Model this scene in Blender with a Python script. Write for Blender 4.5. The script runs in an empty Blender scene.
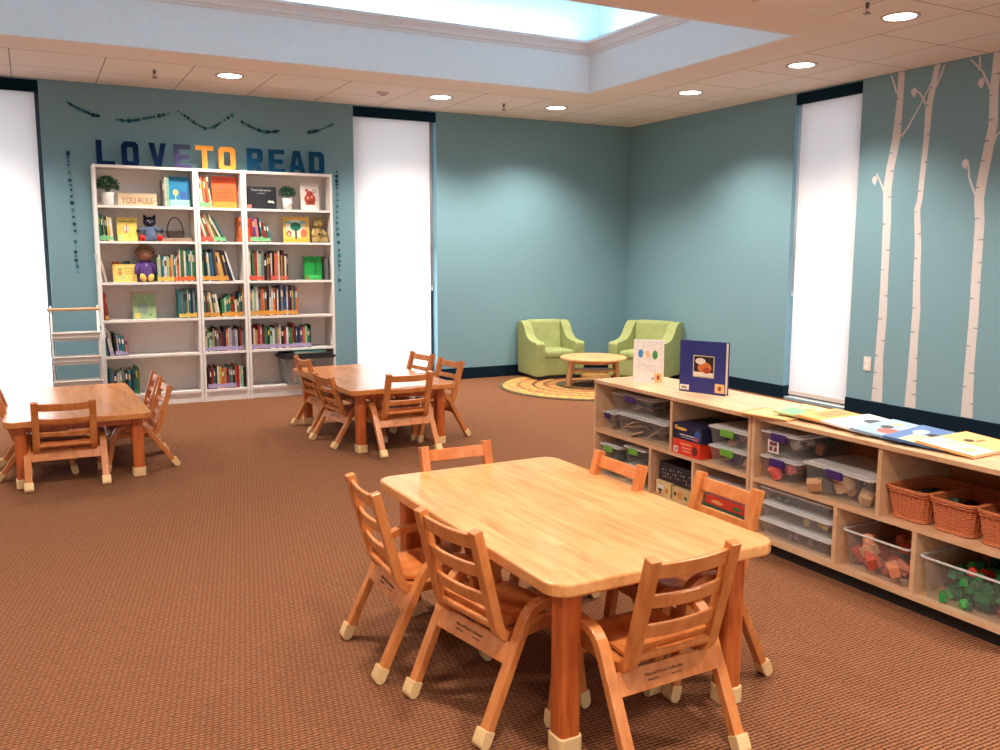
import bpy, bmesh, math, random
from math import radians as R_, sin, cos, pi
from mathutils import Vector, Matrix

# ------------------------------------------------------------------ camera, light, exposure
sc = bpy.context.scene
COL = sc.collection
H = 1.31
def cam_setup():
    yaw, pit, rol = R_(27.7358), R_(7.819), R_(0.1386)
    cd = bpy.data.cameras.new('camera'); cam = bpy.data.objects.new('camera', cd); COL.objects.link(cam)
    cd.sensor_fit = 'HORIZONTAL'; cd.sensor_width = 36.0; cd.lens = 889.06 / 1000 * 36.0
    cd.clip_start = .05; cd.clip_end = 200
    f = Vector((sin(yaw) * cos(pit), cos(yaw) * cos(pit), -sin(pit)))
    r = Vector((cos(yaw), -sin(yaw), 0)); u = r.cross(f)
    r2 = cos(rol) * r + sin(rol) * u; u2 = -sin(rol) * r + cos(rol) * u
    m = Matrix((r2, u2, -f)).transposed().to_4x4(); m.translation = (0, 0, H)
    cam.matrix_world = m
    sc.camera = cam
cam_setup()
sc.view_settings.view_transform = 'Standard'; sc.view_settings.look = 'None'
sc.view_settings.gamma = 1.0; sc.view_settings.use_curve_mapping = False
sc.view_settings.exposure = 0.52
sc.cycles.use_denoising = True
sc.cycles.max_bounces = 8; sc.cycles.diffuse_bounces = 4; sc.cycles.transparent_max_bounces = 16
sc.cycles.caustics_reflective = False; sc.cycles.caustics_refractive = False
sc.cycles.sample_clamp_indirect = 4.0

w = bpy.data.worlds.new('sky'); sc.world = w; w.use_nodes = True
bg = w.node_tree.nodes['Background']; bg.inputs[0].default_value = (.80, .90, 1, 1); bg.inputs[1].default_value = 1.45

def area(name, loc, size, power, color, rot, size_y=None, spread=None):
    l = bpy.data.lights.new(name, 'AREA'); l.energy = power; l.color = color; l.size = size
    if size_y: l.shape = 'RECTANGLE'; l.size_y = size_y
    if spread: l.spread = spread
    o = bpy.data.objects.new(name, l); o.location = loc; o.rotation_euler = rot; COL.objects.link(o); return o

WX0, YB, XR, ZC = -3.6, 8.35, 6.02, 2.70          # left wall, back wall, right wall, ceiling
YF = -3.2
# daylight outside each tall window (behind its roller shade)
area('daylight_window_left', (-.30, YB + .6, .65), 1.1, 46, (1, .98, .96), (R_(-90), 0, 0), 1.3)
area('daylight_window_middle', (3.21, YB + .6, .65), 1.1, 38, (1, .98, .96), (R_(-90), 0, 0), 1.3)
area('daylight_window_right', (XR + .6, 5.54, .8), 1.1, 9, (1, .95, .93), (R_(90), 0, R_(90)), 1.6)
# added soft fill light behind the camera; the front wall has no windows
area('rear_fill_light', (1.2, YF + .05, 1.5), 6.5, 60, (.97, .96, .95), (R_(90), 0, R_(0)), 1.7)
# cove lights hidden behind the crown moulding of the ceiling recess
SX0, SX1, SY0, SY1 = -2.2, 4.44, 4.41, 6.775
area('cove_light_back', ((SX0 + SX1) / 2, SY1 + .10, 3.16), SX1 - SX0, 20, (1, .97, .95), (R_(180 - 25), 0, 0), .12)
area('cove_light_right', (SX1 + .10, (SY0 + SY1) / 2, 3.16), .12, 9, (.93, .97, 1), (R_(180), R_(25), 0), SY1 - SY0)
area('cove_light_front', ((SX0 + SX1) / 2, SY0 - .10, 3.16), SX1 - SX0, 20, (.93, .97, 1), (R_(180 + 25), 0, 0), .12)

# ------------------------------------------------------------------ materials
MATS = {}
def lin(c): return tuple(((v / 255) / 12.92 if v <= 10 else (((v / 255) + .055) / 1.055) ** 2.4) for v in c[:3])
def newmat(name):
    m = bpy.data.materials.new(name); m.use_nodes = True; nt = m.node_tree
    return m, nt, nt.nodes['Principled BSDF']
def plain(name, c, rough=.6, var=.06, metal=0, spec=.5, scale=30, emit=None, coat=0):
    """colour c is sRGB 0..255, a little noise keeps the surface procedural"""
    if name in MATS: return MATS[name]
    m, nt, b = newmat(name); c = lin(c)
    tc = nt.nodes.new('ShaderNodeTexCoord'); n = nt.nodes.new('ShaderNodeTexNoise'); n.inputs['Scale'].default_value = scale
    n.inputs['Detail'].default_value = 3
    nt.links.new(tc.outputs['Object'], n.inputs['Vector'])
    r = nt.nodes.new('ShaderNodeValToRGB'); r.color_ramp.elements[0].position = .3; r.color_ramp.elements[1].position = .7
    r.color_ramp.elements[0].color = (*[v * (1 - var) for v in c], 1); r.color_ramp.elements[1].color = (*[min(1, v * (1 + var)) for v in c], 1)
    nt.links.new(n.outputs['Fac'], r.inputs['Fac']); nt.links.new(r.outputs['Color'], b.inputs['Base Color'])
    b.inputs['Roughness'].default_value = rough; b.inputs['Metallic'].default_value = metal
    b.inputs['Specular IOR Level'].default_value = spec
    if coat: b.inputs['Coat Weight'].default_value = coat; b.inputs['Coat Roughness'].default_value = .15
    if emit: b.inputs['Emission Color'].default_value = (*lin(emit[0]), 1); b.inputs['Emission Strength'].default_value = emit[1]
    MATS[name] = m; return m
def wood(name, c1, c2, rough=.35, scale=(6, 60, 60), block=False, coat=.25):
    if name in MATS: return MATS[name]
    m, nt, b = newmat(name); L = nt.links
    tc = nt.nodes.new('ShaderNodeTexCoord'); mp = nt.nodes.new('ShaderNodeMapping'); mp.inputs['Scale'].default_value = scale
    L.new(tc.outputs['Object'], mp.inputs['Vector'])
    n = nt.nodes.new('ShaderNodeTexNoise'); n.inputs['Scale'].default_value = 1; n.inputs['Detail'].default_value = 5; n.inputs['Distortion'].default_value = .6
    L.new(mp.outputs[0], n.inputs['Vector'])
    r = nt.nodes.new('ShaderNodeValToRGB'); r.color_ramp.elements[0].position = .3; r.color_ramp.elements[1].position = .72
    r.color_ramp.elements[0].color = (*lin(c2), 1); r.color_ramp.elements[1].color = (*lin(c1), 1)
    L.new(n.outputs['Fac'], r.inputs['Fac']); out = r.outputs['Color']
    if block:
        mp2 = nt.nodes.new('ShaderNodeMapping'); mp2.inputs['Rotation'].default_value = (0, 0, R_(90)); L.new(tc.outputs['Object'], mp2.inputs['Vector'])
        br = nt.nodes.new('ShaderNodeTexBrick'); br.inputs['Scale'].default_value = 1; br.inputs['Brick Width'].default_value = .34
        br.inputs['Row Height'].default_value = .042; br.inputs['Mortar Size'].default_value = .0; br.offset = .37
        br.inputs['Color1'].default_value = (.80, .76, .70, 1); br.inputs['Color2'].default_value = (1, 1, 1, 1); br.inputs['Mortar'].default_value = (.8, .7, .6, 1)
        L.new(mp2.outputs[0], br.inputs['Vector'])
        mx = nt.nodes.new('ShaderNodeMixRGB'); mx.blend_type = 'MULTIPLY'; mx.inputs[0].default_value = .8
        L.new(out, mx.inputs[1]); L.new(br.outputs['Color'], mx.inputs[2]); out = mx.outputs[0]
    L.new(out, b.inputs['Base Color']); b.inputs['Roughness'].default_value = rough
    b.inputs['Coat Weight'].default_value = coat; b.inputs['Coat Roughness'].default_value = .12
    MATS[name] = m; return m
def carpet_mat():
    m, nt, b = newmat('carpet'); L = nt.links
    tc = nt.nodes.new('ShaderNodeTexCoord')
    def M(op, x, y=None, z=None):
        n = nt.nodes.new('ShaderNodeMath'); n.operation = op
        for i, v in enumerate((x, y, z)):
            if v is None: continue
            if isinstance(v, (int, float)): n.inputs[i].default_value = v
            else: L.new(v, n.inputs[i])
        return n.outputs[0]
    nd = nt.nodes.new('ShaderNodeTexNoise'); nd.inputs['Scale'].default_value = 55; nd.inputs['Detail'].default_value = 3; L.new(tc.outputs['Object'], nd.inputs['Vector'])
    sp = nt.nodes.new('ShaderNodeSeparateXYZ'); L.new(tc.outputs['Object'], sp.inputs[0])
    wob = M('MULTIPLY_ADD', nd.outputs['Fac'], .012, -.006)
    ry = M('DIVIDE', M('ADD', sp.outputs[1], wob), .0130)                      # loop rows run across the room
    rowid = M('FLOOR', ry)
    ridge = M('POWER', M('ABSOLUTE', M('SINE', M('MULTIPLY', ry, pi))), .8)
    ph = M('MULTIPLY', M('MODULO', M('ABSOLUTE', rowid), 2.0), .5)
    dx = M('ADD', M('DIVIDE', M('ADD', sp.outputs[0], wob), .018), M('MULTIPLY_ADD', ry, .35, ph))
    dash = M('ABSOLUTE', M('SINE', M('MULTIPLY', dx, pi)))
    hgt = M('MULTIPLY', ridge, M('MULTIPLY_ADD', dash, .42, .58))
    fine = nt.nodes.new('ShaderNodeTexNoise'); fine.inputs['Scale'].default_value = 260; L.new(tc.outputs['Object'], fine.inputs['Vector'])
    hv = M('MULTIPLY_ADD', fine.outputs['Fac'], .7, M('ADD', hgt, -.35))
    cr = nt.nodes.new('ShaderNodeValToRGB'); cr.color_ramp.elements[0].position = .1; cr.color_ramp.elements[1].position = .95
    cr.color_ramp.elements[0].color = (*lin((60, 36, 26)), 1); cr.color_ramp.elements[1].color = (*lin((158, 107, 75)), 1)  # ridge highlights and valley shade of the loops are put into the colour
    L.new(hv, cr.inputs[0]); L.new(cr.outputs[0], b.inputs['Base Color'])
    bp = nt.nodes.new('ShaderNodeBump'); bp.inputs['Strength'].default_value = .7; bp.inputs['Distance'].default_value = .005
    L.new(hgt, bp.inputs['Height']); L.new(bp.outputs[0], b.inputs['Normal'])
    b.inputs['Roughness'].default_value = .95; b.inputs['Specular IOR Level'].default_value = .1
    return m
def ceiling_mat():
    m, nt, b = newmat('ceiling_tile'); L = nt.links
    tc = nt.nodes.new('ShaderNodeTexCoord')
    mp = nt.nodes.new('ShaderNodeMapping'); mp.inputs['Location'].default_value = (.035, -4.12 + .62 * 20, 0); L.new(tc.outputs['Object'], mp.inputs['Vector'])
    br = nt.nodes.new('ShaderNodeTexBrick'); br.inputs['Scale'].default_value = 1; br.inputs['Brick Width'].default_value = .616; br.inputs['Row Height'].default_value = .62
    br.offset = 0; br.inputs['Mortar Size'].default_value = .005; br.inputs['Mortar Smooth'].default_value = .2
    br.inputs['Color1'].default_value = (*lin((243, 235, 228)), 1); br.inputs['Color2'].default_value = (*lin((240, 231, 223)), 1); br.inputs['Mortar'].default_value = (*lin((168, 148, 136)), 1)
    L.new(mp.outputs[0], br.inputs['Vector'])
    # the plain plaster border round the recess carries no tile joints
    sx = nt.nodes.new('ShaderNodeSeparateXYZ'); L.new(tc.outputs['Object'], sx.inputs[0])
    def cmp(sock, lo, hi):
        a = nt.nodes.new('ShaderNodeMath'); a.operation = 'GREATER_THAN'; a.inputs[1].default_value = lo; L.new(sock, a.inputs[0])
        c = nt.nodes.new('ShaderNodeMath'); c.operation = 'LESS_THAN'; c.inputs[1].default_value = hi; L.new(sock, c.inputs[0])
        d = nt.nodes.new('ShaderNodeMath'); d.operation = 'MULTIPLY'; L.new(a.outputs[0], d.inputs[0]); L.new(c.outputs[0], d.inputs[1]); return d.outputs[0]
    d = nt.nodes.new('ShaderNodeMath'); d.operation = 'MULTIPLY'; L.new(cmp(sx.outputs[0], -2.7, 4.885), d.inputs[0]); L.new(cmp(sx.outputs[1], 3.96, 7.21), d.inputs[1])
    mx = nt.nodes.new('ShaderNodeMixRGB'); L.new(d.outputs[0], mx.inputs[0]); L.new(br.outputs['Color'], mx.inputs[1]); mx.inputs[2].default_value = (*lin((241, 230, 221)), 1)
    L.new(mx.outputs[0], b.inputs['Base Color']); b.inputs['Roughness'].default_value = .9
    n = nt.nodes.new('ShaderNodeTexNoise'); n.inputs['Scale'].default_value = 120; L.new(tc.outputs['Object'], n.inputs['Vector'])
    bp = nt.nodes.new('ShaderNodeBump'); bp.inputs['Strength'].default_value = .15; bp.inputs['Distance'].default_value = .003
    L.new(n.outputs['Fac'], bp.inputs['Height']); L.new(bp.outputs[0], b.inputs['Normal'])
    return m
def wall_mat(name, c):
    m = plain(name, c, .75, .025, scale=60, spec=.25); return m
def shade_mat():
    m, nt, b = newmat('shade_fabric'); L = nt.links; nt.nodes.remove(b)
    out = nt.nodes['Material Output']
    tc = nt.nodes.new('ShaderNodeTexCoord'); n = nt.nodes.new('ShaderNodeTexNoise'); n.inputs['Scale'].default_value = 2.2; n.inputs['Detail'].default_value = 2
    L.new(tc.outputs['Object'], n.inputs['Vector'])
    r = nt.nodes.new('ShaderNodeValToRGB'); r.color_ramp.elements[0].color = (.86, .84, .84, 1); r.color_ramp.elements[1].color = (.93, .92, .92, 1)
    L.new(n.outputs['Fac'], r.inputs['Fac'])
    t = nt.nodes.new('ShaderNodeBsdfTranslucent'); d = nt.nodes.new('ShaderNodeBsdfDiffuse'); x = nt.nodes.new('ShaderNodeMixShader'); x.inputs[0].default_value = .4
    L.new(r.outputs[0], t.inputs[0]); L.new(r.outputs[0], d.inputs[0]); L.new(t.outputs[0], x.inputs[1]); L.new(d.outputs[0], x.inputs[2]); L.new(x.outputs[0], out.inputs[0])
    return m
def clear_mat(name, tint=(.93, .93, .92), fac=.10, rough=.12):
    if name in MATS: return MATS[name]
    m, nt, b = newmat(name); L = nt.links; out = nt.nodes['Material Output']
    tr = nt.nodes.new('ShaderNodeBsdfTransparent'); tr.inputs[0].default_value = (*tint, 1)
    x = nt.nodes.new('ShaderNodeMixShader'); x.inputs[0].default_value = fac
    b.inputs['Base Color'].default_value = (.86, .86, .86, 1); b.inputs['Roughness'].default_value = rough
    L.new(tr.outputs[0], x.inputs[1]); L.new(b.outputs[0], x.inputs[2]); L.new(x.outputs[0], out.inputs[0])
    MATS[name] = m; return m
def emis(name, c, s):
    m, nt, b = newmat(name); b.inputs['Base Color'].default_value = (.9, .9, .9, 1)
    b.inputs['Emission Color'].default_value = (*c, 1); b.inputs['Emission Strength'].default_value = s; return m
def rug_mat():
    m, nt, b = newmat('braided_rug'); L = nt.links
    tc = nt.nodes.new('ShaderNodeTexCoord'); sp = nt.nodes.new('ShaderNodeVectorMath'); sp.operation = 'LENGTH'; L.new(tc.outputs['Object'], sp.inputs[0])
    r = nt.nodes.new('ShaderNodeValToRGB'); r.color_ramp.interpolation = 'CONSTANT'
    mu = nt.nodes.new('ShaderNodeMath'); mu.operation = 'MULTIPLY'; mu.inputs[1].default_value = 1 / .92; L.new(sp.outputs['Value'], mu.inputs[0]); L.new(mu.outputs[0], r.inputs[0])
    cols = [(0, (110, 104, 84)), (.2, (190, 150, 96)), (.3, (120, 112, 92)), (.38, (196, 154, 92)), (.48, (160, 108, 66)), (.52, (200, 162, 104)), (.6, (140, 98, 66)), (.64, (202, 160, 98)), (.76, (176, 132, 82)), (.8, (208, 170, 108)), (.95, (128, 108, 80))]
    e = r.color_ramp.elements; e[0].position = 0; e[0].color = (*lin(cols[0][1]), 1); e[1].position = cols[1][0]; e[1].color = (*lin(cols[1][1]), 1)
    for p, c in cols[2:]:
        k = e.new(p); k.color = (*lin(c), 1)
    v = nt.nodes.new('ShaderNodeTexVoronoi'); v.inputs['Scale'].default_value = 42; L.new(tc.outputs['Object'], v.inputs['Vector'])
    mx = nt.nodes.new('ShaderNodeMixRGB'); mx.blend_type = 'OVERLAY'; mx.inputs[0].default_value = .7; L.new(r.outputs[0], mx.inputs[1]); L.new(v.outputs['Color'], mx.inputs[2])
    hs = nt.nodes.new('ShaderNodeHueSaturation'); hs.inputs['Saturation'].default_value = .9; L.new(mx.outputs[0], hs.inputs['Color'])
    mx2 = nt.nodes.new('ShaderNodeMixRGB'); mx2.inputs[0].default_value = .5; L.new(r.outputs[0], mx2.inputs[1]); L.new(hs.outputs[0], mx2.inputs[2])
    gm = nt.nodes.new('ShaderNodeGamma'); gm.inputs[1].default_value = 1.45; L.new(mx2.outputs[0], gm.inputs[0]); L.new(gm.outputs[0], b.inputs['Base Color']); b.inputs['Roughness'].default_value = .95
    return m

M_WALL = wall_mat('teal_wall_paint', (122, 160, 173))
M_WALL_PLAIN = wall_mat('unseen_wall_paint', (196, 200, 196))
M_COFFER = wall_mat('pale_blue_paint', (186, 212, 226))
M_FASCIA = wall_mat('recess_white_paint', (240, 247, 251))
M_MOULD = plain('crown_moulding_paint', (234, 232, 232), .5, .02)
M_BASE = plain('navy_baseboard', (6, 30, 46), .6, .1, spec=.15)
M_VAL = plain('navy_valance', (4, 34, 50), .7, .1, spec=.1)
M_CARPET = carpet_mat(); M_CEIL = ceiling_mat(); M_SHADE = shade_mat()
M_TOP = wood('maple_tabletop', (240, 184, 124), (222, 150, 86), .30, (40, 5, 40), True, .3)
M_TOP2 = wood('maple_tabletop_honey', (222, 150, 90), (202, 124, 64), .26, (40, 5, 40), True, .3)
M_MAPLE = wood('maple_chair', (218, 144, 82), (190, 108, 52), .34, (26, 26, 7))
M_LEG = wood('maple_table_leg_shaded', (206, 112, 54), (172, 78, 32), .34, (40, 40, 5))  # darker, redder maple: the shade under the tabletop is put into the colour
M_SEAT = wood('maple_seat', (216, 136, 74), (186, 102, 48), .3, (30, 6, 30))
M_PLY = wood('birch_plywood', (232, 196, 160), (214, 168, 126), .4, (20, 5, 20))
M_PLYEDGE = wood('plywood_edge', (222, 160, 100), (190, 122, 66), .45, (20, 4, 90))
M_CAP = plain('leg_cap', (232, 196, 142), .45)
M_WHITE = plain('white_laminate', (244, 240, 236), .45, .015)
M_BACK = plain('white_back_panel', (246, 238, 230), .6, .02)
M_GREEN = plain('green_microfibre', (156, 166, 108), .9, .08, scale=14)
M_GREEN_P = plain('green_piping', (150, 168, 78), .85, .08)
M_BLACK = plain('black_plastic', (22, 22, 26), .5)
M_CLEAR = clear_mat('clear_plastic')
M_LID = clear_mat('frosted_lid', (.95, .95, .95), .66, .3)
M_PAGES = plain('paper_pages', (236, 228, 208), .9, .05, scale=200)
M_INK = plain('stamp_ink', (60, 34, 22), .8)

# ------------------------------------------------------------------ mesh helpers
def T(x, y, z): return Matrix.Translation((x, y, z))
def RX(d): return Matrix.Rotation(R_(d), 4, 'X')
def RY(d): return Matrix.Rotation(R_(d), 4, 'Y')
def RZ(d): return Matrix.Rotation(R_(d), 4, 'Z')
def NB(): return bmesh.new()
def box(b, c, s, m=None, bev=0, mat=0):
    r = bmesh.ops.create_cube(b, size=1); v = r['verts']
    bmesh.ops.scale(b, vec=s, verts=v); bmesh.ops.translate(b, vec=c, verts=v)
    if m is not None: bmesh.ops.transform(b, matrix=m, verts=v)
    fs = list({f for q in v for f in q.link_faces})
    for f in fs: f.material_index = mat
    if bev:
        es = list({e for q in v for e in q.link_edges})
        bmesh.ops.bevel(b, geom=es, offset=bev, segments=2, affect='EDGES', profile=.6)
    return b
def bb(b, lo, hi, m=None, bev=0, mat=0):
    return box(b, [(lo[i] + hi[i]) / 2 for i in range(3)], [hi[i] - lo[i] for i in range(3)], m, bev, mat)
def cyl(b, c, r1, r2, h, m=None, seg=20, mat=0):
    r = bmesh.ops.create_cone(b, cap_ends=True, segments=seg, radius1=r1, radius2=r2, depth=h); v = r['verts']
    bmesh.ops.translate(b, vec=(c[0], c[1], c[2] + h / 2), verts=v)
    if m is not None: bmesh.ops.transform(b, matrix=m, verts=v)
    for f in {f for q in v for f in q.link_faces}: f.material_index = mat
    return b
def ball(b, c, s, m=None, seg=14, mat=0):
    r = bmesh.ops.create_uvsphere(b, u_segments=seg, v_segments=max(6, seg // 2 + 1), radius=1); v = r['verts']
    bmesh.ops.scale(b, vec=s if hasattr(s, '__len__') else (s, s, s), verts=v); bmesh.ops.translate(b, vec=c, verts=v)
    if m is not None: bmesh.ops.transform(b, matrix=m, verts=v)
    for f in {f for q in v for f in q.link_faces}: f.material_index = mat; f.smooth = True
    return b
def prism(b, pts, h, m=None, mat=0):
    """2-D outline extruded by h along +z, then transformed by m"""
    lo = [b.verts.new((p[0], p[1], 0)) for p in pts]; hi = [b.verts.new((p[0], p[1], h)) for p in pts]
    n = len(pts); fs = [b.faces.new(lo[::-1]), b.faces.new(hi)]
    for i in range(n): fs.append(b.faces.new((lo[i], lo[(i + 1) % n], hi[(i + 1) % n], hi[i])))
    for f in fs: f.material_index = mat
    if m is not None: bmesh.ops.transform(b, matrix=m, verts=lo + hi)
    return b
def rrect(w, d, r, seg=5):
    out = []
    for cx, cy, a0 in ((w / 2 - r, d / 2 - r, 0), (-w / 2 + r, d / 2 - r, 90), (-w / 2 + r, -d / 2 + r, 180), (w / 2 - r, -d / 2 + r, 270)):
        for k in range(seg + 1):
            a = R_(a0 + 90 * k / seg); out.append((cx + r * cos(a), cy + r * sin(a)))
    return out
def round_path(pts, r, seg=6):
    """2-D polyline with its corners rounded"""
    out = [Vector(pts[0])]
    for i in range(1, len(pts) - 1):
        p, q, s = Vector(pts[i - 1]), Vector(pts[i]), Vector(pts[i + 1])
        rr = r if not hasattr(r, '__len__') else r[i - 1]
        a = q + (p - q).normalized() * min(rr, (p - q).length * .49); c = q + (s - q).normalized() * min(rr, (s - q).length * .49)
        for k in range(seg + 1):
            t = k / seg; out.append(a * (1 - t) ** 2 + q * 2 * t * (1 - t) + c * t * t)
    out.append(Vector(pts[-1])); return out
def strip(b, path, wid, th, x0=0, m=None, mat=0):
    """a bent lath: path in the local (y, z) plane, wid across x, th square to the path"""
    n = len(path); ring = []
    for i, p in enumerate(path):
        t = (path[min(i + 1, n - 1)] - path[max(i - 1, 0)]).normalized(); nn = Vector((-t.y, t.x))
        k = 1.0
        tt = th[i] if hasattr(th, '__len__') else th
        q = [(x0 - wid / 2, p + nn * tt / 2), (x0 + wid / 2, p + nn * tt / 2), (x0 + wid / 2, p - nn * tt / 2), (x0 - wid / 2, p - nn * tt / 2)]
        ring.append([b.verts.new((a, c.x, c.y)) for a, c in q])
    fs = [b.faces.new(ring[0]), b.faces.new(ring[-1][::-1])]
    for i in range(n - 1):
        for k in range(4): fs.append(b.faces.new((ring[i][k], ring[i + 1][k], ring[i + 1][(k + 1) % 4], ring[i][(k + 1) % 4])))
    for f in fs: f.material_index = mat
    if m is not None: bmesh.ops.transform(b, matrix=m, verts=[v for r in ring for v in r])
    return b
def tube(b, pts, rad, seg=8, closed=False, m=None, mat=0):
    pts = [Vector(p) for p in pts]; n = len(pts); rings = []
    for i, p in enumerate(pts):
        t = (pts[(i + 1) % n] - pts[(i - 1) % n]) if closed else (pts[min(i + 1, n - 1)] - pts[max(i - 1, 0)])
        t.normalize(); a = t.cross(Vector((0, 0, 1)))
        if a.length < .05: a = t.cross(Vector((0, 1, 0)))
        a.normalize(); c = t.cross(a); r = rad[i] if hasattr(rad, '__len__') else rad
        rings.append([b.verts.new(p + a * r * cos(2 * pi * k / seg) + c * r * sin(2 * pi * k / seg)) for k in range(seg)])
    last = n if closed else n - 1
    for i in range(last):
        A, B = rings[i], rings[(i + 1) % n]
        for k in range(seg):
            f = b.faces.new((A[k], A[(k + 1) % seg], B[(k + 1) % seg], B[k])); f.smooth = True; f.material_index = mat
    if not closed:
        b.faces.new(rings[0][::-1]).material_index = mat; b.faces.new(rings[-1]).material_index = mat
    if m is not None: bmesh.ops.transform(b, matrix=m, verts=[v for r in rings for v in r])
    return b
def lathe(b, prof, seg=32, m=None, mat=0, smooth=True, wob=None):
    rings = []
    for r, z in prof:
        rings.append([b.verts.new(((r) * cos(2 * pi * k / seg), r * sin(2 * pi * k / seg), z)) for k in range(seg)])
    for i in range(len(rings) - 1):
        for k in range(seg):
            f = b.faces.new((rings[i][k], rings[i][(k + 1) % seg], rings[i + 1][(k + 1) % seg], rings[i + 1][k])); f.smooth = smooth; f.material_index = mat
    if m is not None: bmesh.ops.transform(b, matrix=m, verts=[v for r in rings for v in r])
    return b
def loft(b, sections, mat=0, cap0=True, cap1=False, smooth=False):
    rings = [[b.verts.new(p) for p in s] for s in sections]
    n = len(rings[0])
    for i in range(len(rings) - 1):
        for k in range(n):
            f = b.faces.new((rings[i][k], rings[i][(k + 1) % n], rings[i + 1][(k + 1) % n], rings[i + 1][k])); f.smooth = smooth; f.material_index = mat
    if cap0: b.faces.new(rings[0][::-1]).material_index = mat
    if cap1: b.faces.new(rings[-1]).material_index = mat
    return b
def obj(name, b, mat, parent=None, loc=None, rot=None, bev=0, sub=0):
    bmesh.ops.recalc_face_normals(b, faces=b.faces[:])
    me = bpy.data.meshes.new(name); b.to_mesh(me); b.free()
    for m in (mat if isinstance(mat, (list, tuple)) else [mat]): me.materials.append(m)
    o = bpy.data.objects.new(name, me); COL.objects.link(o)
    if parent: o.parent = parent
    if loc is not None: o.location = loc
    if rot is not None: o.rotation_euler = rot
    if bev:
        md = o.modifiers.new('bevel', 'BEVEL'); md.width = bev; md.segments = 2; md.limit_method = 'ANGLE'; md.angle_limit = R_(35)
    if sub:
        md = o.modifiers.new('smooth', 'SUBSURF'); md.levels = sub; md.render_levels = sub
    return o
def tag(o, label=None, cat=None, group=None, kind=None):
    if label: o['label'] = label
    if cat: o['category'] = cat
    if group: o['group'] = group
    if kind: o['kind'] = kind
    return o
def thing(name, label, cat, loc=(0, 0, 0), rotz=0, group=None):
    o = bpy.data.objects.new(name, None); COL.objects.link(o); o.location = loc; o.rotation_euler = (0, 0, R_(rotz)); o.empty_display_size = .1
    return tag(o, label, cat, group)
def struct(name, b, m, parent=None, **k):
    o = obj(name, b, m, parent, **k)
    if not parent: o['kind'] = 'structure'
    return o
def dup(root, loc, rotz, label=None, group=None):
    def cp(o, par):
        c = o.copy(); COL.objects.link(c)
        if par: c.parent = par
        for ch in list(o.children): cp(ch, c)
        return c
    r = cp(root, None); r.location = loc; r.rotation_euler = (0, 0, R_(rotz))
    if label: r['label'] = label
    if group: r['group'] = group
    return r
def text(s, size, m, mat, parent, name='lettering', ext=.0006, align='CENTER', width=None):
    """flat lettering, laid out in local xy and placed by matrix m"""
    cu = bpy.data.curves.new('lettering', 'FONT'); cu.body = s; cu.size = size; cu.extrude = ext; cu.align_x = align; cu.align_y = 'CENTER'
    t = bpy.data.objects.new('lettering', cu); COL.objects.link(t)
    bpy.context.view_layer.update()
    me = bpy.data.meshes.new_from_object(t.evaluated_get(bpy.context.evaluated_depsgraph_get()))
    bpy.data.objects.remove(t)
    me.transform(m); me.materials.clear(); me.materials.append(mat)
    o = bpy.data.objects.new(name, me); COL.objects.link(o)
    if parent: o.parent = parent
    return o
ORD = ['zeroth', 'first', 'second', 'third', 'fourth', 'fifth', 'sixth', 'seventh', 'eighth', 'ninth', 'tenth', 'eleventh', 'twelfth', 'thirteenth', 'fourteenth', 'fifteenth', 'sixteenth', 'seventeenth', 'eighteenth', 'nineteenth', 'twentieth', 'twenty-first', 'twenty-second', 'twenty-third', 'twenty-fourth', 'twenty-fifth', 'twenty-sixth', 'twenty-seventh', 'twenty-eighth', 'twenty-ninth', 'thirtieth']

# ------------------------------------------------------------------ room
W = .16
b = NB(); bb(b, (WX0 - .2, YF - .2, -.1), (XR + .2, YB + .2, 0)); struct('floor', b, M_CARPET)
def wall_x(name, x0, x1, holes, m):                # the back wall with window openings
    b = NB(); xs = x0
    for a, c, z0, z1 in holes:
        bb(b, (xs, YB, 0), (a, YB + W, 3.0))
        if z0 > 0: bb(b, (a, YB, 0), (c, YB + W, z0))
        bb(b, (a, YB, z1), (c, YB + W, 3.0)); xs = c
    bb(b, (xs, YB, 0), (x1, YB + W, 3.0)); return struct(name, b, m)
W1 = (-.75, .15, .035, 2.69); W2 = (2.805, 3.665, .035, 2.69); W3 = (5.19, 5.90, .02, 2.69)
wall_x('wall_back', WX0 - W, XR + W, [W1, W2], M_WALL)
b = NB(); bb(b, (XR, W3[1], 0), (XR + W, YB, 3)); bb(b, (XR, W3[0], 0), (XR + W, W3[1], W3[2])); bb(b, (XR, W3[0], W3[3]), (XR + W, W3[1], 3)); bb(b, (XR, YF, 0), (XR + W, W3[0], 3))
struct('wall_right', b, M_WALL)
b = NB(); bb(b, (WX0 - W, YF, 0), (WX0, YB, 3)); struct('wall_left', b, M_WALL_PLAIN)
b = NB(); bb(b, (WX0 - W, YF - W, 0), (XR + W, YF, 3)); struct('wall_front', b, M_WALL_PLAIN)
b = NB()                                             # ceiling with the recess cut out
q = .03
for lo, hi in (((WX0, YF), (XR, SY0 - q)), ((WX0, SY1 + q), (XR, YB)), ((WX0, SY0 - q), (SX0 - q, SY1 + q)), ((SX1 + q, SY0 - q), (XR, SY1 + q))):
    bb(b, (*lo, ZC), (*hi, ZC + .05))
struct('ceiling', b, M_CEIL)
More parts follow.
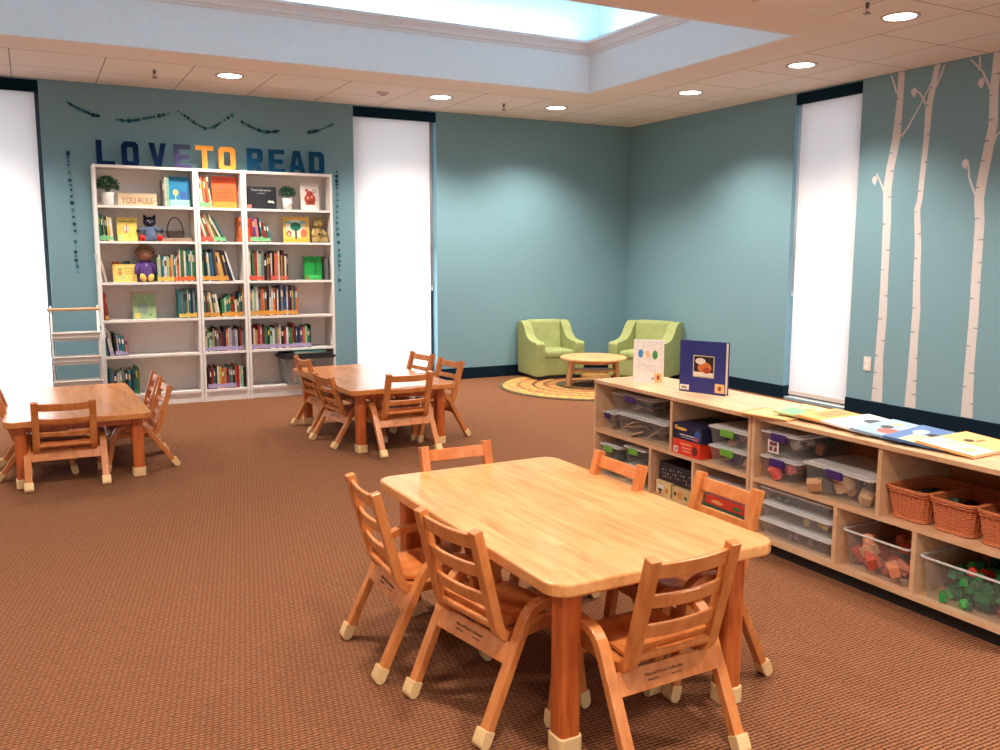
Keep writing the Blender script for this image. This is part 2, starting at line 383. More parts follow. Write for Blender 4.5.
# ceiling recess: white fascia, crown moulding, ledge and pale blue upper box
def ring_prism(b, ins, z0, z1, off0, off1):
    pass
ZT = 3.02
b = NB()
for lo, hi in (((SX0 - .04, SY1), (SX1 + .04, SY1 + .03)), ((SX0 - .04, SY0 - .03), (SX1 + .04, SY0)), ((SX1, SY0), (SX1 + .03, SY1)), ((SX0 - .03, SY0), (SX0, SY1))):
    bb(b, (*lo, ZC), (*hi, ZT))
struct('trim_1', b, M_FASCIA)
prof = [(0, 0), (-.012, .0), (-.016, .018), (-.03, .024), (-.036, .045), (-.055, .07), (-.07, .078), (-.072, .10), (.03, .10), (.03, 0)]   # (inward, up)
b = NB()
def mitred(b, prof, z):
    cs = [(SX0, SY0, 1, 1), (SX1, SY0, -1, 1), (SX1, SY1, -1, -1), (SX0, SY1, 1, -1)]
    rings = [[b.verts.new((x - sx * p[0], y - sy * p[0], z + p[1])) for p in prof] for x, y, sx, sy in cs]
    n = len(prof)
    for i in range(4):
        A, B = rings[i], rings[(i + 1) % 4]
        for k in range(n): b.faces.new((A[k], A[(k + 1) % n], B[(k + 1) % n], B[k]))
mitred(b, prof, ZT - .002)
struct('trim_2', b, M_MOULD)
b = NB(); O = .26; ZU = 3.75; ZL = 3.06
for lo, hi in (((SX0 - O, SY1 + O), (SX1 + O, SY1 + O + .05)), ((SX0 - O, SY0 - O - .05), (SX1 + O, SY0 - O)), ((SX1 + O, SY0 - O), (SX1 + O + .05, SY1 + O)), ((SX0 - O - .05, SY0 - O), (SX0 - O, SY1 + O))):
    bb(b, (*lo, ZL - .04), (*hi, ZU))
for lo, hi in (((SX0 - O, SY1 + .03), (SX1 + O, SY1 + O)), ((SX0 - O, SY0 - O), (SX1 + O, SY0 - .03)), ((SX1 + .03, SY0), (SX1 + O, SY1)), ((SX0 - O, SY0), (SX0 - .03, SY1))):
    bb(b, (*lo, ZL - .04), (*hi, ZL))
bb(b, (SX0 - O, SY0 - O, ZU), (SX1 + O, SY1 + O, ZU + .05))
struct('trim_3', b, M_COFFER)
# baseboards
def base(name, parts):
    b = NB()
    for lo, hi in parts: bb(b, lo, hi)
    return struct(name, b, M_BASE, bev=.003)
BH = .118
base('baseboard_back', [((WX0, YB - .012, 0), (W1[0], YB, BH)), ((W1[1], YB - .012, 0), (W2[0], YB, BH)), ((W2[1], YB - .012, 0), (XR - .012, YB, BH)), ((W2[1] - .012, YB - .012, 0), (W2[1], YB + .06, BH))])
base('baseboard_right', [((XR - .012, W3[1], 0), (XR, YB, BH)), ((XR - .012, YF, 0), (XR, W3[0], BH)), ((XR - .012, W3[1] - .012, 0), (XR + .07, W3[1], BH))])
base('baseboard_left', [((WX0, YF, 0), (WX0 + .012, YB, BH))])
# windows: frame, glass; shades and valances
M_FRAME = plain('dark_window_frame', (22, 44, 54), .4)
M_GLASS = clear_mat('window_glass', (.97, .98, 1), .08, .02)
M_SILL = plain('white_sill', (226, 220, 212), .5)
M_HEM = plain('shade_hem', (214, 206, 200), .6)
def window(n, hole, axis):
    a, c, z0, z1 = hole
    m = Matrix.Identity(4) if axis == 'y' else Matrix(((0, 1, 0, 0), (1, 0, 0, 0), (0, 0, 1, 0), (0, 0, 0, 1)))
    P0 = YB if axis == 'y' else XR
    wn = bpy.data.objects.new('window_%d' % n, None); COL.objects.link(wn); wn['kind'] = 'structure'
    b = NB()
    for lo, hi in (((a, P0 + .10, z0), (a + .045, P0 + .15, z1)), ((c - .045, P0 + .10, z0), (c, P0 + .15, z1)), ((a, P0 + .10, z0), (c, P0 + .15, z0 + .05)), ((a, P0 + .10, z1 - .05), (c, P0 + .15, z1)), ((a, P0 + .105, 1.30), (c, P0 + .145, 1.34))):
        bb(b, lo, hi, m)
    obj('window_frame', b, M_FRAME, wn)
    b = NB(); bb(b, (a + .045, P0 + .122, z0 + .05), (c - .045, P0 + .128, z1 - .05), m); obj('glass_pane', b, M_GLASS, wn)
    b = NB(); bb(b, (a, P0 + .004, z0 - .03), (c, P0 + .10, z0 + .001), m); obj('window_sill', b, M_SILL, wn)
    return m, P0
for n, hole, ax, sa, sc_, lab in ((1, W1, 'y', -.745, .118, 'tall white roller shade glowing with daylight left of the bookcases'),
                                  (2, W2, 'y', 2.810, 3.604, 'tall white roller shade between bookcases and teal corner wall'),
                                  (3, W3, 'x', 5.195, 5.855, 'tall white roller shade on the right wall beside the birch trees')):
    m, P0 = window(n, hole, ax)
    t = thing('roller_shade', lab, 'window shade')
    zb = hole[2] + (.035 if n == 3 else .03)
    b = NB(); bb(b, (sa, P0 + .028, zb), (sc_, P0 + .030, 2.64), m); obj('shade_fabric', b, M_SHADE, t)
    b = NB(); bb(b, (sa, P0 + .022, zb - .01), (sc_, P0 + .036, zb + .028), m, .003); obj('hem_bar', b, M_HEM, t)
    b = NB(); bb(b, (hole[0] + .001, P0 + .004, 2.596), (hole[1] - .001, P0 + .085, 2.689), m, .002); obj('valance', b, M_VAL, t)
    if n > 1:
        e = sc_ + .012
        b = NB(); tube(b, [(e, P0 + .03, 2.6), (e, P0 + .03, .95)], .0025, 6, m=m); tube(b, [(e + .012, P0 + .03, 2.6), (e + .012, P0 + .03, .95)], .0025, 6, m=m)
        cyl(b, (e + .006, P0 + .03, .93), .008, .008, .04, m, 10); obj('bead_chain', b, M_HEM, t)
# outside ground so that daylight has something to bounce from
b = NB(); bb(b, (-16, -10, -.5), (22, 24, -.45)); struct('floor_outside', b, plain('pale_pavement', (200, 196, 188), .9))

# ------------------------------------------------------------------ ceiling fixtures
M_DISC = emis('lamp_lens', (1, .93, .84), 9.0)
M_TRIM = plain('lamp_trim', (206, 188, 176), .4)
lights = [(1.50, 7.47, 'near the left window and letters'), (3.37, 7.57, 'just before the middle window'), (4.59, 7.58, 'above the green armchairs'), (5.19, 6.32, 'right of the ceiling recess corner'),
          (5.17, 5.03, 'before the right hand window'), (4.64, 3.76, 'nearest the camera above the low shelves'),
          (-.4, 7.47, None), (-2.3, 7.47, None), (2.9, 3.5, None), (1.0, 3.5, None), (-1.2, 3.5, None), (1.0, 1.2, None), (3.2, 1.2, None), (5.0, 1.6, None), (-1.4, 1.0, None), (1.2, -1.2, None), (3.8, -1.2, None), (-3.0, 5.4, None)]  # entries with None are unseen downlights, added to fill the room with light
def downlight(i, x, y, where):
    lab = 'round white downlight in the tiled ceiling, ' + where if where else None
    t = thing('ceiling_light', lab or 'extra unseen downlight in the ceiling, added for fill light', 'ceiling light', (x, y, ZC), group=None if where else 'extra fill downlights outside the view')
    b = NB(); lathe(b, [(.092, -.001), (.112, -.001), (.110, -.008), (.092, -.006), (.085, .0)], 32); obj('trim_ring', b, M_TRIM, t)
    b = NB(); cyl(b, (0, 0, -.004), .091, .091, .003, None, 32); obj('lens', b, M_DISC, t)
    l = bpy.data.lights.new('downlight_beam', 'SPOT'); l.energy = 142; l.color = (1, .88, .76); l.spot_size = R_(128); l.spot_blend = .75; l.shadow_soft_size = .09
    o = bpy.data.objects.new('downlight_beam', l); COL.objects.link(o); o.parent = t; o.location = (0, 0, -.03)
for i, (x, y, wh) in enumerate(lights): downlight(i, x, y, wh)
M_BRASS = plain('sprinkler_brass', (120, 104, 96), .4, metal=.6)
def sprinkler(x, y, wh):
    t = thing('fire_sprinkler', 'small brass fire sprinkler hanging from the ceiling ' + wh, 'sprinkler', (x, y, ZC))
    b = NB(); lathe(b, [(0.001, -.006), (.032, -.005), (.036, 0)], 20); obj('escutcheon', b, M_MOULD, t)
    b = NB(); cyl(b, (0, 0, -.035), .009, .012, .033, None, 10); tube(b, [(-.010, 0, -.03), (-.013, 0, -.045), (0, 0, -.06)], .003, 6); tube(b, [(.010, 0, -.03), (.013, 0, -.045), (0, 0, -.06)], .003, 6); obj('sprinkler_body', b, M_BRASS, t)
    b = NB(); cyl(b, (0, 0, -.065), .022, .022, .004, None, 14); obj('deflector', b, M_BRASS, t)
sprinkler(.94, 7.5, 'at the far left above the garland'); sprinkler(4.03, 7.6, 'between the two middle downlights'); sprinkler(4.22, 3.64, 'nearest the camera')
t = thing('smoke_detector', 'flat round ceiling detector between two downlights left of centre', 'detector', (2.83, 7.60, ZC))
b = NB(); lathe(b, [(.001, -.022), (.04, -.022), (.052, -.012), (.056, 0)], 24); obj('detector_body', b, M_TRIM, t)
b = NB(); cyl(b, (0, 0, -.026), .02, .024, .005, None, 16); obj('sensor_cap', b, M_BRASS, t)

# ------------------------------------------------------------------ tables
def table(cx, cy, w_, l_, z, rot, label, inset=.095, top=None):
    t = thing('activity_table', label, 'table', (cx, cy, 0), rot)
    b = NB(); prism(b, rrect(w_, l_, .06, 6), .036, T(0, 0, z - .036)); obj('tabletop', b, top or M_TOP, t, bev=.006)
    b = NB()
    ix, iy = w_ / 2 - inset, l_ / 2 - inset
    bb(b, (-ix + .02, -iy - .01, z - .075), (ix - .02, -iy + .01, z - .036)); bb(b, (-ix + .02, iy - .01, z - .075), (ix - .02, iy + .01, z - .036))
    bb(b, (-ix - .01, -iy + .02, z - .075), (-ix + .01, iy - .02, z - .036)); bb(b, (ix - .01, -iy + .02, z - .075), (ix + .01, iy - .02, z - .036))
    obj('apron', b, M_LEG, t)
    for sx in (-1, 1):
        for sy in (-1, 1):
            b = NB(); prism(b, [(x_, y_) for x_, y_ in rrect(.064, .064, .014, 2)], z - .036 - .045, T(sx * ix, sy * iy, .045)); lg = obj('leg', b, M_LEG, t, bev=.002)
            b = NB(); prism(b, rrect(.073, .073, .014, 2), .052, T(sx * ix, sy * iy, 0)); c = obj('leg_cap', b, M_CAP, lg, bev=.004)
    return t
table(1.455, 2.395, .755, 1.225, .50, 1.0, 'large butcher block maple table nearest the camera')
table(2.14, 6.11, .765, 1.32, .428, 2, 'maple table before the middle window and bookcase', top=M_TOP2)
table(.19, 6.14, .765, 1.35, .385, 1, 'maple table at the far left beside the bright window', .08, M_TOP2)

# ------------------------------------------------------------------ chairs
def make_chair(h, label, stamp, q=None):
    s = q or h / .57
    t = thing('wooden_chair', label, 'chair')
    V = lambda pts: [(y, z * s) for y, z in pts]
    # side frames: one bent lath each, rear foot - arm - front foot
    side = round_path(V([(-.183, .008), (-.018, .348), (.128, .348), (.182, .008)]), .055, 7)
    for sx in (-1, 1):
        b = NB(); strip(b, side, .034, .026, sx * .176); f = obj('side_frame', b, M_MAPLE, t, bev=.003)
        for (y, z), tl in (((-.183, 0), 0), ((.182, 0), 0)):
            b = NB()
            if y < 0:
                d = (Vector((-.018, .348 * s)) - Vector((-.187, 0))).normalized()
            else: d = (Vector((.128, .348 * s)) - Vector((.183, 0))).normalized()
            n2 = Vector((d.y, -d.x)); cc = Vector((y, .0175)); R0 = .0175
            pr = [cc + d * .034 + n2 * R0] + [cc + n2 * R0 * cos(k * pi / 8) - d * R0 * sin(k * pi / 8) for k in range(9)] + [cc + d * .034 - n2 * R0]
            prism(b, [(p.x, p.y) for p in pr], .042, Matrix(((0, 0, 1, sx * .176 - .021), (1, 0, 0, 0), (0, 1, 0, 0), (0, 0, 0, 1))))
            obj('foot_cap', b, M_CAP, f, bev=.002)
    # back posts, bent at the bottom and running forward under the seat
    post = round_path([(.13, .272 * s), (-.088, .256 * s), (-.172, h)], .05, 7)
    for sx in (-1, 1):
        b = NB(); strip(b, post, .033, .030, sx * .131); obj('back_post', b, M_MAPLE, t, bev=.003)
    # seat, dished, its rear lip turned up
    seat = round_path(V([(.165, .264), (.135, .295), (-.074, .280), (-.100, .330)]), (.02, .05), 6)
    b = NB(); strip(b, seat, .232, .012, 0); obj('seat', b, M_SEAT, t, bev=.003)
    # slats, bowed backwards
    d = (Vector((-.172, h)) - Vector((-.088, .256 * s))); L = d.length; d.normalize()
    for k, (a, hh, bow) in enumerate(((.89, .044, .010), (.625, .036, .012), (.36, .036, .010))):
        c = Vector((-.088, .256 * s)) + d * (L * a)
        b = NB(); n = 9; rings = []
        for i in range(n):
            x = -.118 + .236 * i / (n - 1); off = -bow * (1 - (x / .118) ** 2)
            p = c + Vector((d.y, -d.x)) * (off)   # bow backwards
            nn = Vector((d.y, -d.x)) * .006; up = d * hh * .5 * (s if k else 1)
            q = [p + nn + up, p - nn + up, p - nn - up, p + nn - up]
            rings.append([(x, v.x, v.y) for v in q])
        loft(b, rings, cap0=True, cap1=True); obj('backrest_slat', b, M_MAPLE, t, bev=.003)
    c = Vector((-.088, .256 * s)) + d * (L * .13)
    b = NB(); prism(b, rrect(.022, .030, .009, 3), .236, T(-.118, c.x, c.y) @ RY(90)); obj('backrest_slat', b, M_MAPLE, t)
    # aprons between the side frames
    b = NB(); m = T(0, -.082, .226 * s) @ RX(-26); box(b, (0, 0, 0), (.322, .014, .060), m, .002); ap = obj('rear_apron', b, M_MAPLE, t)
    if stamp:
        fc = m @ T(0, -.0075, 0) @ RX(90)
        for s_, sz, dx, dy in (('NaturalWood Collection', .0125, -.012, .006), ('ANGELES', .0085, -.052, -.008), ('made in U.S.A.', .006, .026, -.008)):
            text(s_, sz, fc @ T(dx, dy, 0) @ Matrix.Scale(1, 4), M_INK, ap, 'stamped_lettering', .0003)
    b = NB(); box(b, (0, .140, .232 * s), (.322, .014, .040), None, .002); obj('front_apron', b, M_MAPLE, t)
    return t
G_CH = 'child chairs round the three tables'
c57 = make_chair(.585, 'chair on the near table left side, closest to the camera', True)
c57.location = (1.139, 2.19, 0); c57.rotation_euler = (0, 0, R_(-79.6)); c57['group'] = G_CH
for x, y, r, lab in ((1.062, 2.63, -91.7, 'chair on the near table left side, farther from the camera'),
                     (1.402, 1.818, 2.5, 'chair seen from behind at the near end of the front table'),
                     (1.405, 2.87, 180, 'chair at the far end of the front table, only top rail showing'),
                     (1.66, 2.555, 90, 'chair between front table and low shelves, farther one'),
                     (1.785, 2.13, 90, 'chair between front table and low shelves, nearer one')):
    dup(c57, (x, y, 0), r, 'small maple ladderback ' + lab, G_CH)
c57['label'] = 'small maple ladderback ' + c57['label']
c53 = make_chair(.54, 'small maple chair seen from behind at the near end of the middle table', True, .91)
c53.location = (2.13, 5.50, 0); c53.rotation_euler = (0, 0, R_(2)); c53['group'] = G_CH; c53.scale = (1.11, 1.09, 1)
for x, y, r, lab in ((1.905, 5.91, -83, 'nearer of two chairs left of the middle table'),
                     (1.925, 6.46, -88, 'farther of two chairs left of the middle table'),
                     (2.505, 5.86, 97, 'nearer of two chairs on the right side of the middle table'),
                     (2.48, 6.33, 99, 'farther of two chairs on the right side of the middle table')):
    c_ = dup(c53, (x, y, 0), r, 'small maple chair, ' + lab, G_CH)
    if y == 5.91: c_.scale = (1.04, 1.04, .89)
c50 = make_chair(.495, 'reddish small maple chair seen from behind at the left table', True, .77)
c50.location = (.12, 5.60, 0); c50.scale = (1.11, 1.09, 1); c50['group'] = G_CH
for x, y, r, lab in ((.53, 5.895, 92, 'nearer of two chairs right of the left table'), (.53, 6.35, 90, 'farther of two chairs right of the left table'),
                     (-.03, 5.95, -90, 'chair cut off by the left picture edge')):
    dup(c50, (x, y, 0), r, 'small maple chair, ' + lab, G_CH)

# ------------------------------------------------------------------ tall bookcases
YS = 8.07; TOPS = [.105, .440, .742, 1.058, 1.400, 1.692]
def bookcase(x0, x1, label):
    t = thing('bookcase', label, 'bookcase', (x0, YS, 0)); w_ = x1 - x0; th = .022; D = .262
    for xa in (0, w_ - th):
        b = NB(); bb(b, (xa, 0, 0), (xa + th, D, 2.02)); obj('side_panel', b, M_WHITE, t, bev=.001)
    b = NB(); bb(b, (th, 0, 1.996), (w_ - th, D, 2.018)); obj('top_panel', b, M_WHITE, t)
    b = NB(); bb(b, (th, D - .006, .03), (w_ - th, D - .001, 1.996)); obj('back_panel', b, M_BACK, t)
    for z in TOPS:
        b = NB(); bb(b, (th, .002, z - .02), (w_ - th, D - .006, z)); obj('shelf', b, M_WHITE, t)
    b = NB(); bb(b, (th, .012, 0), (w_ - th, .03, TOPS[0] - .02)); obj('plinth', b, M_WHITE, t)
    return t
bookcase(.50, 1.298, 'wide white bookcase on the left, potted plant on top shelf')
bookcase(1.302, 1.698, 'narrow white bookcase in the middle of three, full of books')
bookcase(1.702, 2.50, 'wide white bookcase on the right, dark lidded bin at bottom')

# ---- books
PAL = dict(red=(170, 44, 40), orange=(226, 108, 46), yellow=(226, 188, 80), cream=(224, 214, 188), white=(228, 228, 224), green=(52, 128, 76), teal=(40, 122, 130), blue=(44, 88, 150), navy=(24, 40, 72),
           black=(28, 28, 32), grey=(120, 122, 124), brown=(120, 76, 48), tan=(196, 156, 108), purple=(92, 66, 130), pink=(208, 122, 130), mint=(150, 206, 168), lilac=(176, 160, 196), maroon=(104, 34, 44), olive=(120, 124, 60))
STK = dict(orange=(238, 112, 62), amber=(226, 160, 70), mint=(130, 200, 140), red=(226, 92, 76), lilac=(178, 164, 206), yellow=(236, 200, 96))
def cmat(c): return plain('book_' + c, PAL[c], .45, .18, scale=25)
def smat(c): return plain('sticker_' + c, STK[c], .5, .1, scale=60)
rnd = random.Random(11)
COLN = {'L': 'left', 'M': 'middle', 'R': 'right'}
ROWN = {1: 'top', 2: 'second', 3: 'third', 4: 'fourth', 5: 'fifth', 6: 'bottom'}
def spine(x, z, th, hgt, dep, colr, stick, lean, label, group, band=None, yf=.0):
    b = NB(); s = -1 if lean > 0 else 1
    x0, x1 = (0, th) if s > 0 else (-th, 0)
    cv = min(.0015, th * .2)
    bb(b, (x0, 0, 0), (x0 + cv, dep, hgt)); bb(b, (x1 - cv, 0, 0), (x1, dep, hgt)); bb(b, (x0, 0, 0), (x1, cv * 1.5, hgt))
    bb(b, (x0 + cv, cv, .003), (x1 - cv, dep - .003, hgt - .003), mat=1)
    if stick: bb(b, (x0 + .0003, -.0006, .008), (x1 - .0003, .0005, .008 + min(.038, hgt * .2) * rnd.uniform(.75, 1.1)), mat=2)
    if band: bb(b, (x0 + th * .2, -.0005, hgt * .62), (x1 - th * .2, .0005, hgt * .84), mat=3)
    o = obj('book', b, [cmat(colr), M_PAGES, smat(stick or 'mint'), cmat(band or 'white')], None)
    o.location = (x, YS + .03 + yf, z); o.rotation_euler = (0, R_(lean), 0)
    return tag(o, label, 'book', group)
COUNT = {}
def row(col, r, x0, x1, n, hr, pal, stick, lean=0, sizes=None, desc=None, yo=0):
    """books standing in one row from x0 to x1; lean in degrees (plus = tops to the right), may be a pair (first, last)"""
    z = TOPS[6 - r] + .0005
    ws = [rnd.uniform(.6, 1.4) for _ in range(n)]; k = (x1 - x0) / sum(ws); x = x0
    grp = 'books on the %s shelf of the %s bookcase' % (ROWN[r], COLN[col])
    for i, w_ in enumerate(ws):
        w_ *= k
        c = pal[i % len(pal)] if not callable(pal) else pal(i)
        ln = lean if not hasattr(lean, '__len__') else lean[0] + (lean[1] - lean[0]) * i / max(1, n - 1)
        h_ = sizes[i % len(sizes)] if sizes else rnd.uniform(*hr)
        st = stick(i) if callable(stick) else stick
        bd = rnd.choice([None, None, 'white', 'cream', 'yellow', 'black', None])
        if bd == c: bd = None
        th = max(.003, w_ * cos(R_(ln)) * .96 - .0004)
        xx = x if ln <= 0 else x + w_ - .0005
        COUNT[col, r] = COUNT.get((col, r), 0) + 1
        lab = '%s spined book, %s from left on the %s shelf, %s white bookcase' % (c, ORD[COUNT[col, r]], ROWN[r], COLN[col])
        spine(xx, z, th, h_, rnd.uniform(.15, .2), c, st, ln, lab, grp, bd, yo)
        x += w_
def facing(col, r, x0, x1, hgt, colr, label, art=(), lean=6, y=.07, th=.012, sticker=None, words=(), name='picture_book', cat='book', frame=None):
    """a book stood face out; art = list of (kind, u, v, su, sv, colour) in units of the cover"""
    z = TOPS[6 - r] + .001; w_ = x1 - x0
    t = thing(name, label, cat, ((x0 + x1) / 2, YS + y, z)); t.rotation_euler = (R_(-lean), 0, 0)
    face_book(t, w_, hgt, th, colr, art, sticker, words)
    return t
def amat(c): return plain('print_%d_%d_%d' % tuple(c), c, .5, .1, scale=50)
def face_book(t, w_, hgt, th, colr, art=(), sticker=None, words=()):
    cm = cmat(colr) if isinstance(colr, str) else amat(colr)
    b = NB(); bb(b, (-w_ / 2, -.0015, 0), (w_ / 2, 0, hgt)); bb(b, (-w_ / 2, th, 0), (w_ / 2, th + .0015, hgt)); bb(b, (-w_ / 2 - .001, -.0015, 0), (-w_ / 2, th + .0015, hgt)); obj('cover', b, cm, t)
    b = NB(); bb(b, (-w_ / 2, 0, .003), (w_ / 2 - .004, th, hgt - .003)); obj('pages', b, M_PAGES, t)
    if art:
        b = NB(); ms = []
        for kind, u, v, su, sv, c in art:
            if tuple(c) not in ms: ms.append(tuple(c))
            mi = ms.index(tuple(c)); cx, cz = (u - .5) * w_, v * hgt; e = .0004 + .0002 * ms.index(tuple(c))
            if kind == 'r': bb(b, (cx - su * w_ / 2, -.0018 - e, cz - sv * hgt / 2), (cx + su * w_ / 2, -.0014, cz + sv * hgt / 2), mat=mi)
            elif kind == 'c':
                pts = [(cx + su * w_ / 2 * cos(a * pi / 8), cz + sv * hgt / 2 * sin(a * pi / 8)) for a in range(16)]
                prism(b, pts, .0006 + e, T(0, -.0014, 0) @ RX(90), mi)
            elif kind == 't':
                pts = [(cx - su * w_ / 2, cz - sv * hgt / 2), (cx + su * w_ / 2, cz - sv * hgt / 2), (cx, cz + sv * hgt / 2)]
                prism(b, pts, .0006 + e, T(0, -.0014, 0) @ RX(90), mi)
        obj('cover_picture', b, [amat(c) for c in ms], t)
    for s_, sz, u, v, c in words:
        text(s_, sz, T((u - .5) * w_, -.0022, v * hgt) @ RX(90), amat(c), t, 'cover_title', .0003)
    if sticker:
        b = NB(); u, v, c = sticker; bb(b, ((u - .5) * w_ - .018, -.0024, v * hgt - .018), ((u - .5) * w_ + .018, -.0012, v * hgt + .018)); obj('shelf_sticker', b, smat(c), t)

# row 1
row('L', 1, 1.034, 1.088, 3, None, ['grey', 'cream', 'mint'], None, 0, [.225, .245, .24])
facing('L', 1, 1.094, 1.262, .255, (22, 128, 176), 'turquoise picture book with yellow sun cover facing out, top left shelf', [('r', .5, .12, 1, .24, (150, 214, 190)), ('c', .3, .48, .26, .2, (240, 214, 130)), ('c', .3, .48, .14, .11, (248, 176, 90)), ('r', .3, .3, .03, .2, (210, 220, 120)), ('r', .68, .38, .3, .24, (54, 90, 160)), ('t', .62, .52, .16, .12, (54, 90, 160)), ('r', .85, .4, .1, .3, (40, 110, 170))], 4)
row('M', 1, 1.326, 1.440, 8, None, ['green', 'cream', 'white', 'orange', 'tan', 'red', 'orange', 'cream'], 'mint', (-4, -7), [.25, .27, .24, .26, .225, .265, .25, .262])
facing('M', 1, 1.448, 1.655, .272, (238, 96, 40), 'orange picture book with red scrawled lines facing out, middle bookcase top', [('r', .45, .5, .6, .018, (196, 60, 30)), ('r', .5, .42, .7, .016, (196, 60, 30)), ('r', .42, .34, .6, .016, (196, 60, 30)), ('r', .55, .58, .5, .016, (196, 60, 30)), ('c', .38, .68, .16, .08, (170, 80, 90)), ('r', .5, .1, 1, .2, (240, 140, 50)), ('r', .5, .92, 1, .06, (206, 64, 30))], 4, sticker=(.16, .1, 'mint'))
facing('R', 1, 1.735, 2.005, .198, (24, 26, 34), 'black landscape picture book facing out, top shelf of right bookcase', [('c', .78, .34, .15, .1, (226, 222, 214)), ('t', .88, .34, .1, .12, (226, 222, 214)), ('r', .1, .1, .14, .18, (236, 120, 100))], 4, words=[('This is not my hat', .024, .5, .84, (220, 220, 220)), ('Jon Klassen', .014, .5, .70, (190, 190, 190))])
t = facing('R', 1, 2.228, 2.398, .243, (236, 228, 222), 'white picture card with a red creature facing out, top right shelf', [('c', .5, .42, .62, .42, (190, 74, 56)), ('r', .5, .30, .5, .2, (206, 96, 70)), ('c', .33, .74, .16, .12, (196, 84, 64)), ('c', .5, .62, .36, .2, (176, 56, 50)), ('c', .38, .45, .12, .1, (232, 176, 130)), ('c', .6, .5, .12, .09, (232, 160, 110)), ('c', .76, .72, .18, .13, (90, 70, 70)), ('c', .76, .72, .12, .08, (236, 228, 222)), ('c', .5, .3, .12, .1, (150, 50, 44))], 5)
# row 2
row('L', 2, .527, .592, 6, None, ['teal', 'green', 'black', 'mint', 'green', 'black'], 'mint', (-1, -4), [.225, .205, .212, .2, .205, .2])
row('L', 2, .592, .636, 2, None, ['yellow', 'cream'], 'mint', -3, [.198, .19])
facing('L', 2, .668, .822, .196, (236, 214, 104), 'yellow picture book with striped balloon cover facing out, second left shelf', [('r', .5, .84, .8, .03, (140, 120, 60)), ('c', .45, .52, .34, .34, (226, 120, 100)), ('c', .38, .54, .10, .30, (240, 226, 200)), ('c', .54, .52, .10, .30, (240, 226, 200)), ('r', .62, .24, .03, .2, (120, 80, 60)), ('r', .15, .14, .3, .2, (180, 220, 140))], 6)
row('M', 2, 1.326, 1.555, 13, None, ['maroon', 'red', 'red', 'cream', 'green', 'red', 'tan', 'cream', 'olive', 'black', 'cream', 'black', 'teal'], lambda i: 'red' if i < 7 else 'mint', (-10, -29), [.245, .25, .23, .25, .255, .25, .24, .25, .25, .255, .25, .25, .24])
row('M', 2, 1.655, 1.674, 1, None, ['orange'], None, 0, [.215])
row('R', 2, 1.726, 1.935, 9, None, ['orange', 'red', 'purple', 'pink', 'black', 'teal', 'red', 'brown', 'teal'], lambda i: 'mint' if i > 0 else 'red', (-3, -9), [.205, .21, .215, .205, .215, .21, .18, .165, .16])
facing('R', 2, 2.062, 2.300, .232, (240, 196, 92), 'yellow picture book with a round green tree cover facing out, right bookcase', [('c', .47, .55, .8, .72, (226, 224, 196)), ('c', .47, .62, .42, .34, (34, 124, 104)), ('r', .47, .3, .07, .42, (36, 70, 70)), ('c', .2, .34, .18, .24, (206, 74, 50)), ('c', .2, .32, .1, .12, (240, 206, 170)), ('c', .78, .36, .26, .34, (224, 116, 84)), ('c', .2, .78, .3, .1, (110, 176, 176)), ('c', .75, .78, .3, .1, (110, 176, 176)), ('r', .5, .08, 1, .1, (244, 178, 70))], 6, th=.02)
# row 3
row('L', 3, .524, .572, 3, None, ['white', 'grey', 'cream'], None, (-9, -11), [.235, .2, .19])
row('L', 3, .626, .760, 4, None, ['orange', 'yellow', 'teal', 'green'], None, 0, [.172, .166, .17, .176], yo=.095)
facing('L', 3, .616, .800, .150, (244, 212, 112), 'yellow board book with pink and green figures facing out, third shelf', [('c', .3, .5, .16, .3, (220, 130, 90)), ('c', .3, .72, .2, .14, (150, 170, 90)), ('r', .68, .75, .4, .05, (190, 150, 80)), ('r', .68, .6, .36, .04, (200, 160, 90)), ('r', .68, .48, .36, .04, (200, 160, 90)), ('c', .42, .25, .14, .2, (170, 200, 160))], 6)
row('L', 3, .962, 1.140, 11, (.205, .23), ['mint', 'cream', 'teal', 'teal', 'white', 'mint', 'orange', 'tan', 'teal', 'white', 'orange'], lambda i: 'yellow' if i < 8 else 'orange')
row('L', 3, 1.140, 1.272, 9, (.255, .28), ['white', 'green', 'olive', 'white', 'green', 'teal', 'white', 'green', 'green'], 'orange')
row('M', 3, 1.328, 1.470, 9, (.24, .285), ['green', 'navy', 'black', 'teal', 'cream', 'blue', 'teal', 'navy', 'brown'], 'amber', (-1, -6))
row('M', 3, 1.472, 1.612, 9, (.25, .275), ['tan', 'yellow', 'tan', 'maroon', 'black', 'grey', 'black', 'navy', 'white'], lambda i: 'amber' if i < 6 else None, (-8, -16))
row('R', 3, 1.728, 2.078, 20, (.215, .275), ['white', 'black', 'green', 'red', 'cream', 'mint', 'grey', 'black', 'brown', 'maroon', 'white', 'black', 'orange', 'pink', 'cream', 'brown', 'tan', 'maroon', 'cream', 'black'], lambda i: None if i in (7, 8, 9, 13, 14, 16) else 'red')
facing('R', 3, 2.246, 2.408, .215, (20, 158, 66), 'bright green picture book facing out alone on the right bookcase', [('r', .62, .5, .14, .7, (14, 130, 54)), ('r', .5, .14, .9, .14, (60, 190, 90)), ('t', .45, .82, .4, .16, (14, 130, 54))], 3, th=.03, sticker=(.14, .12, 'red'))
row('R', 3, 2.434, 2.458, 1, None, ['grey'], None, 0, [.212])
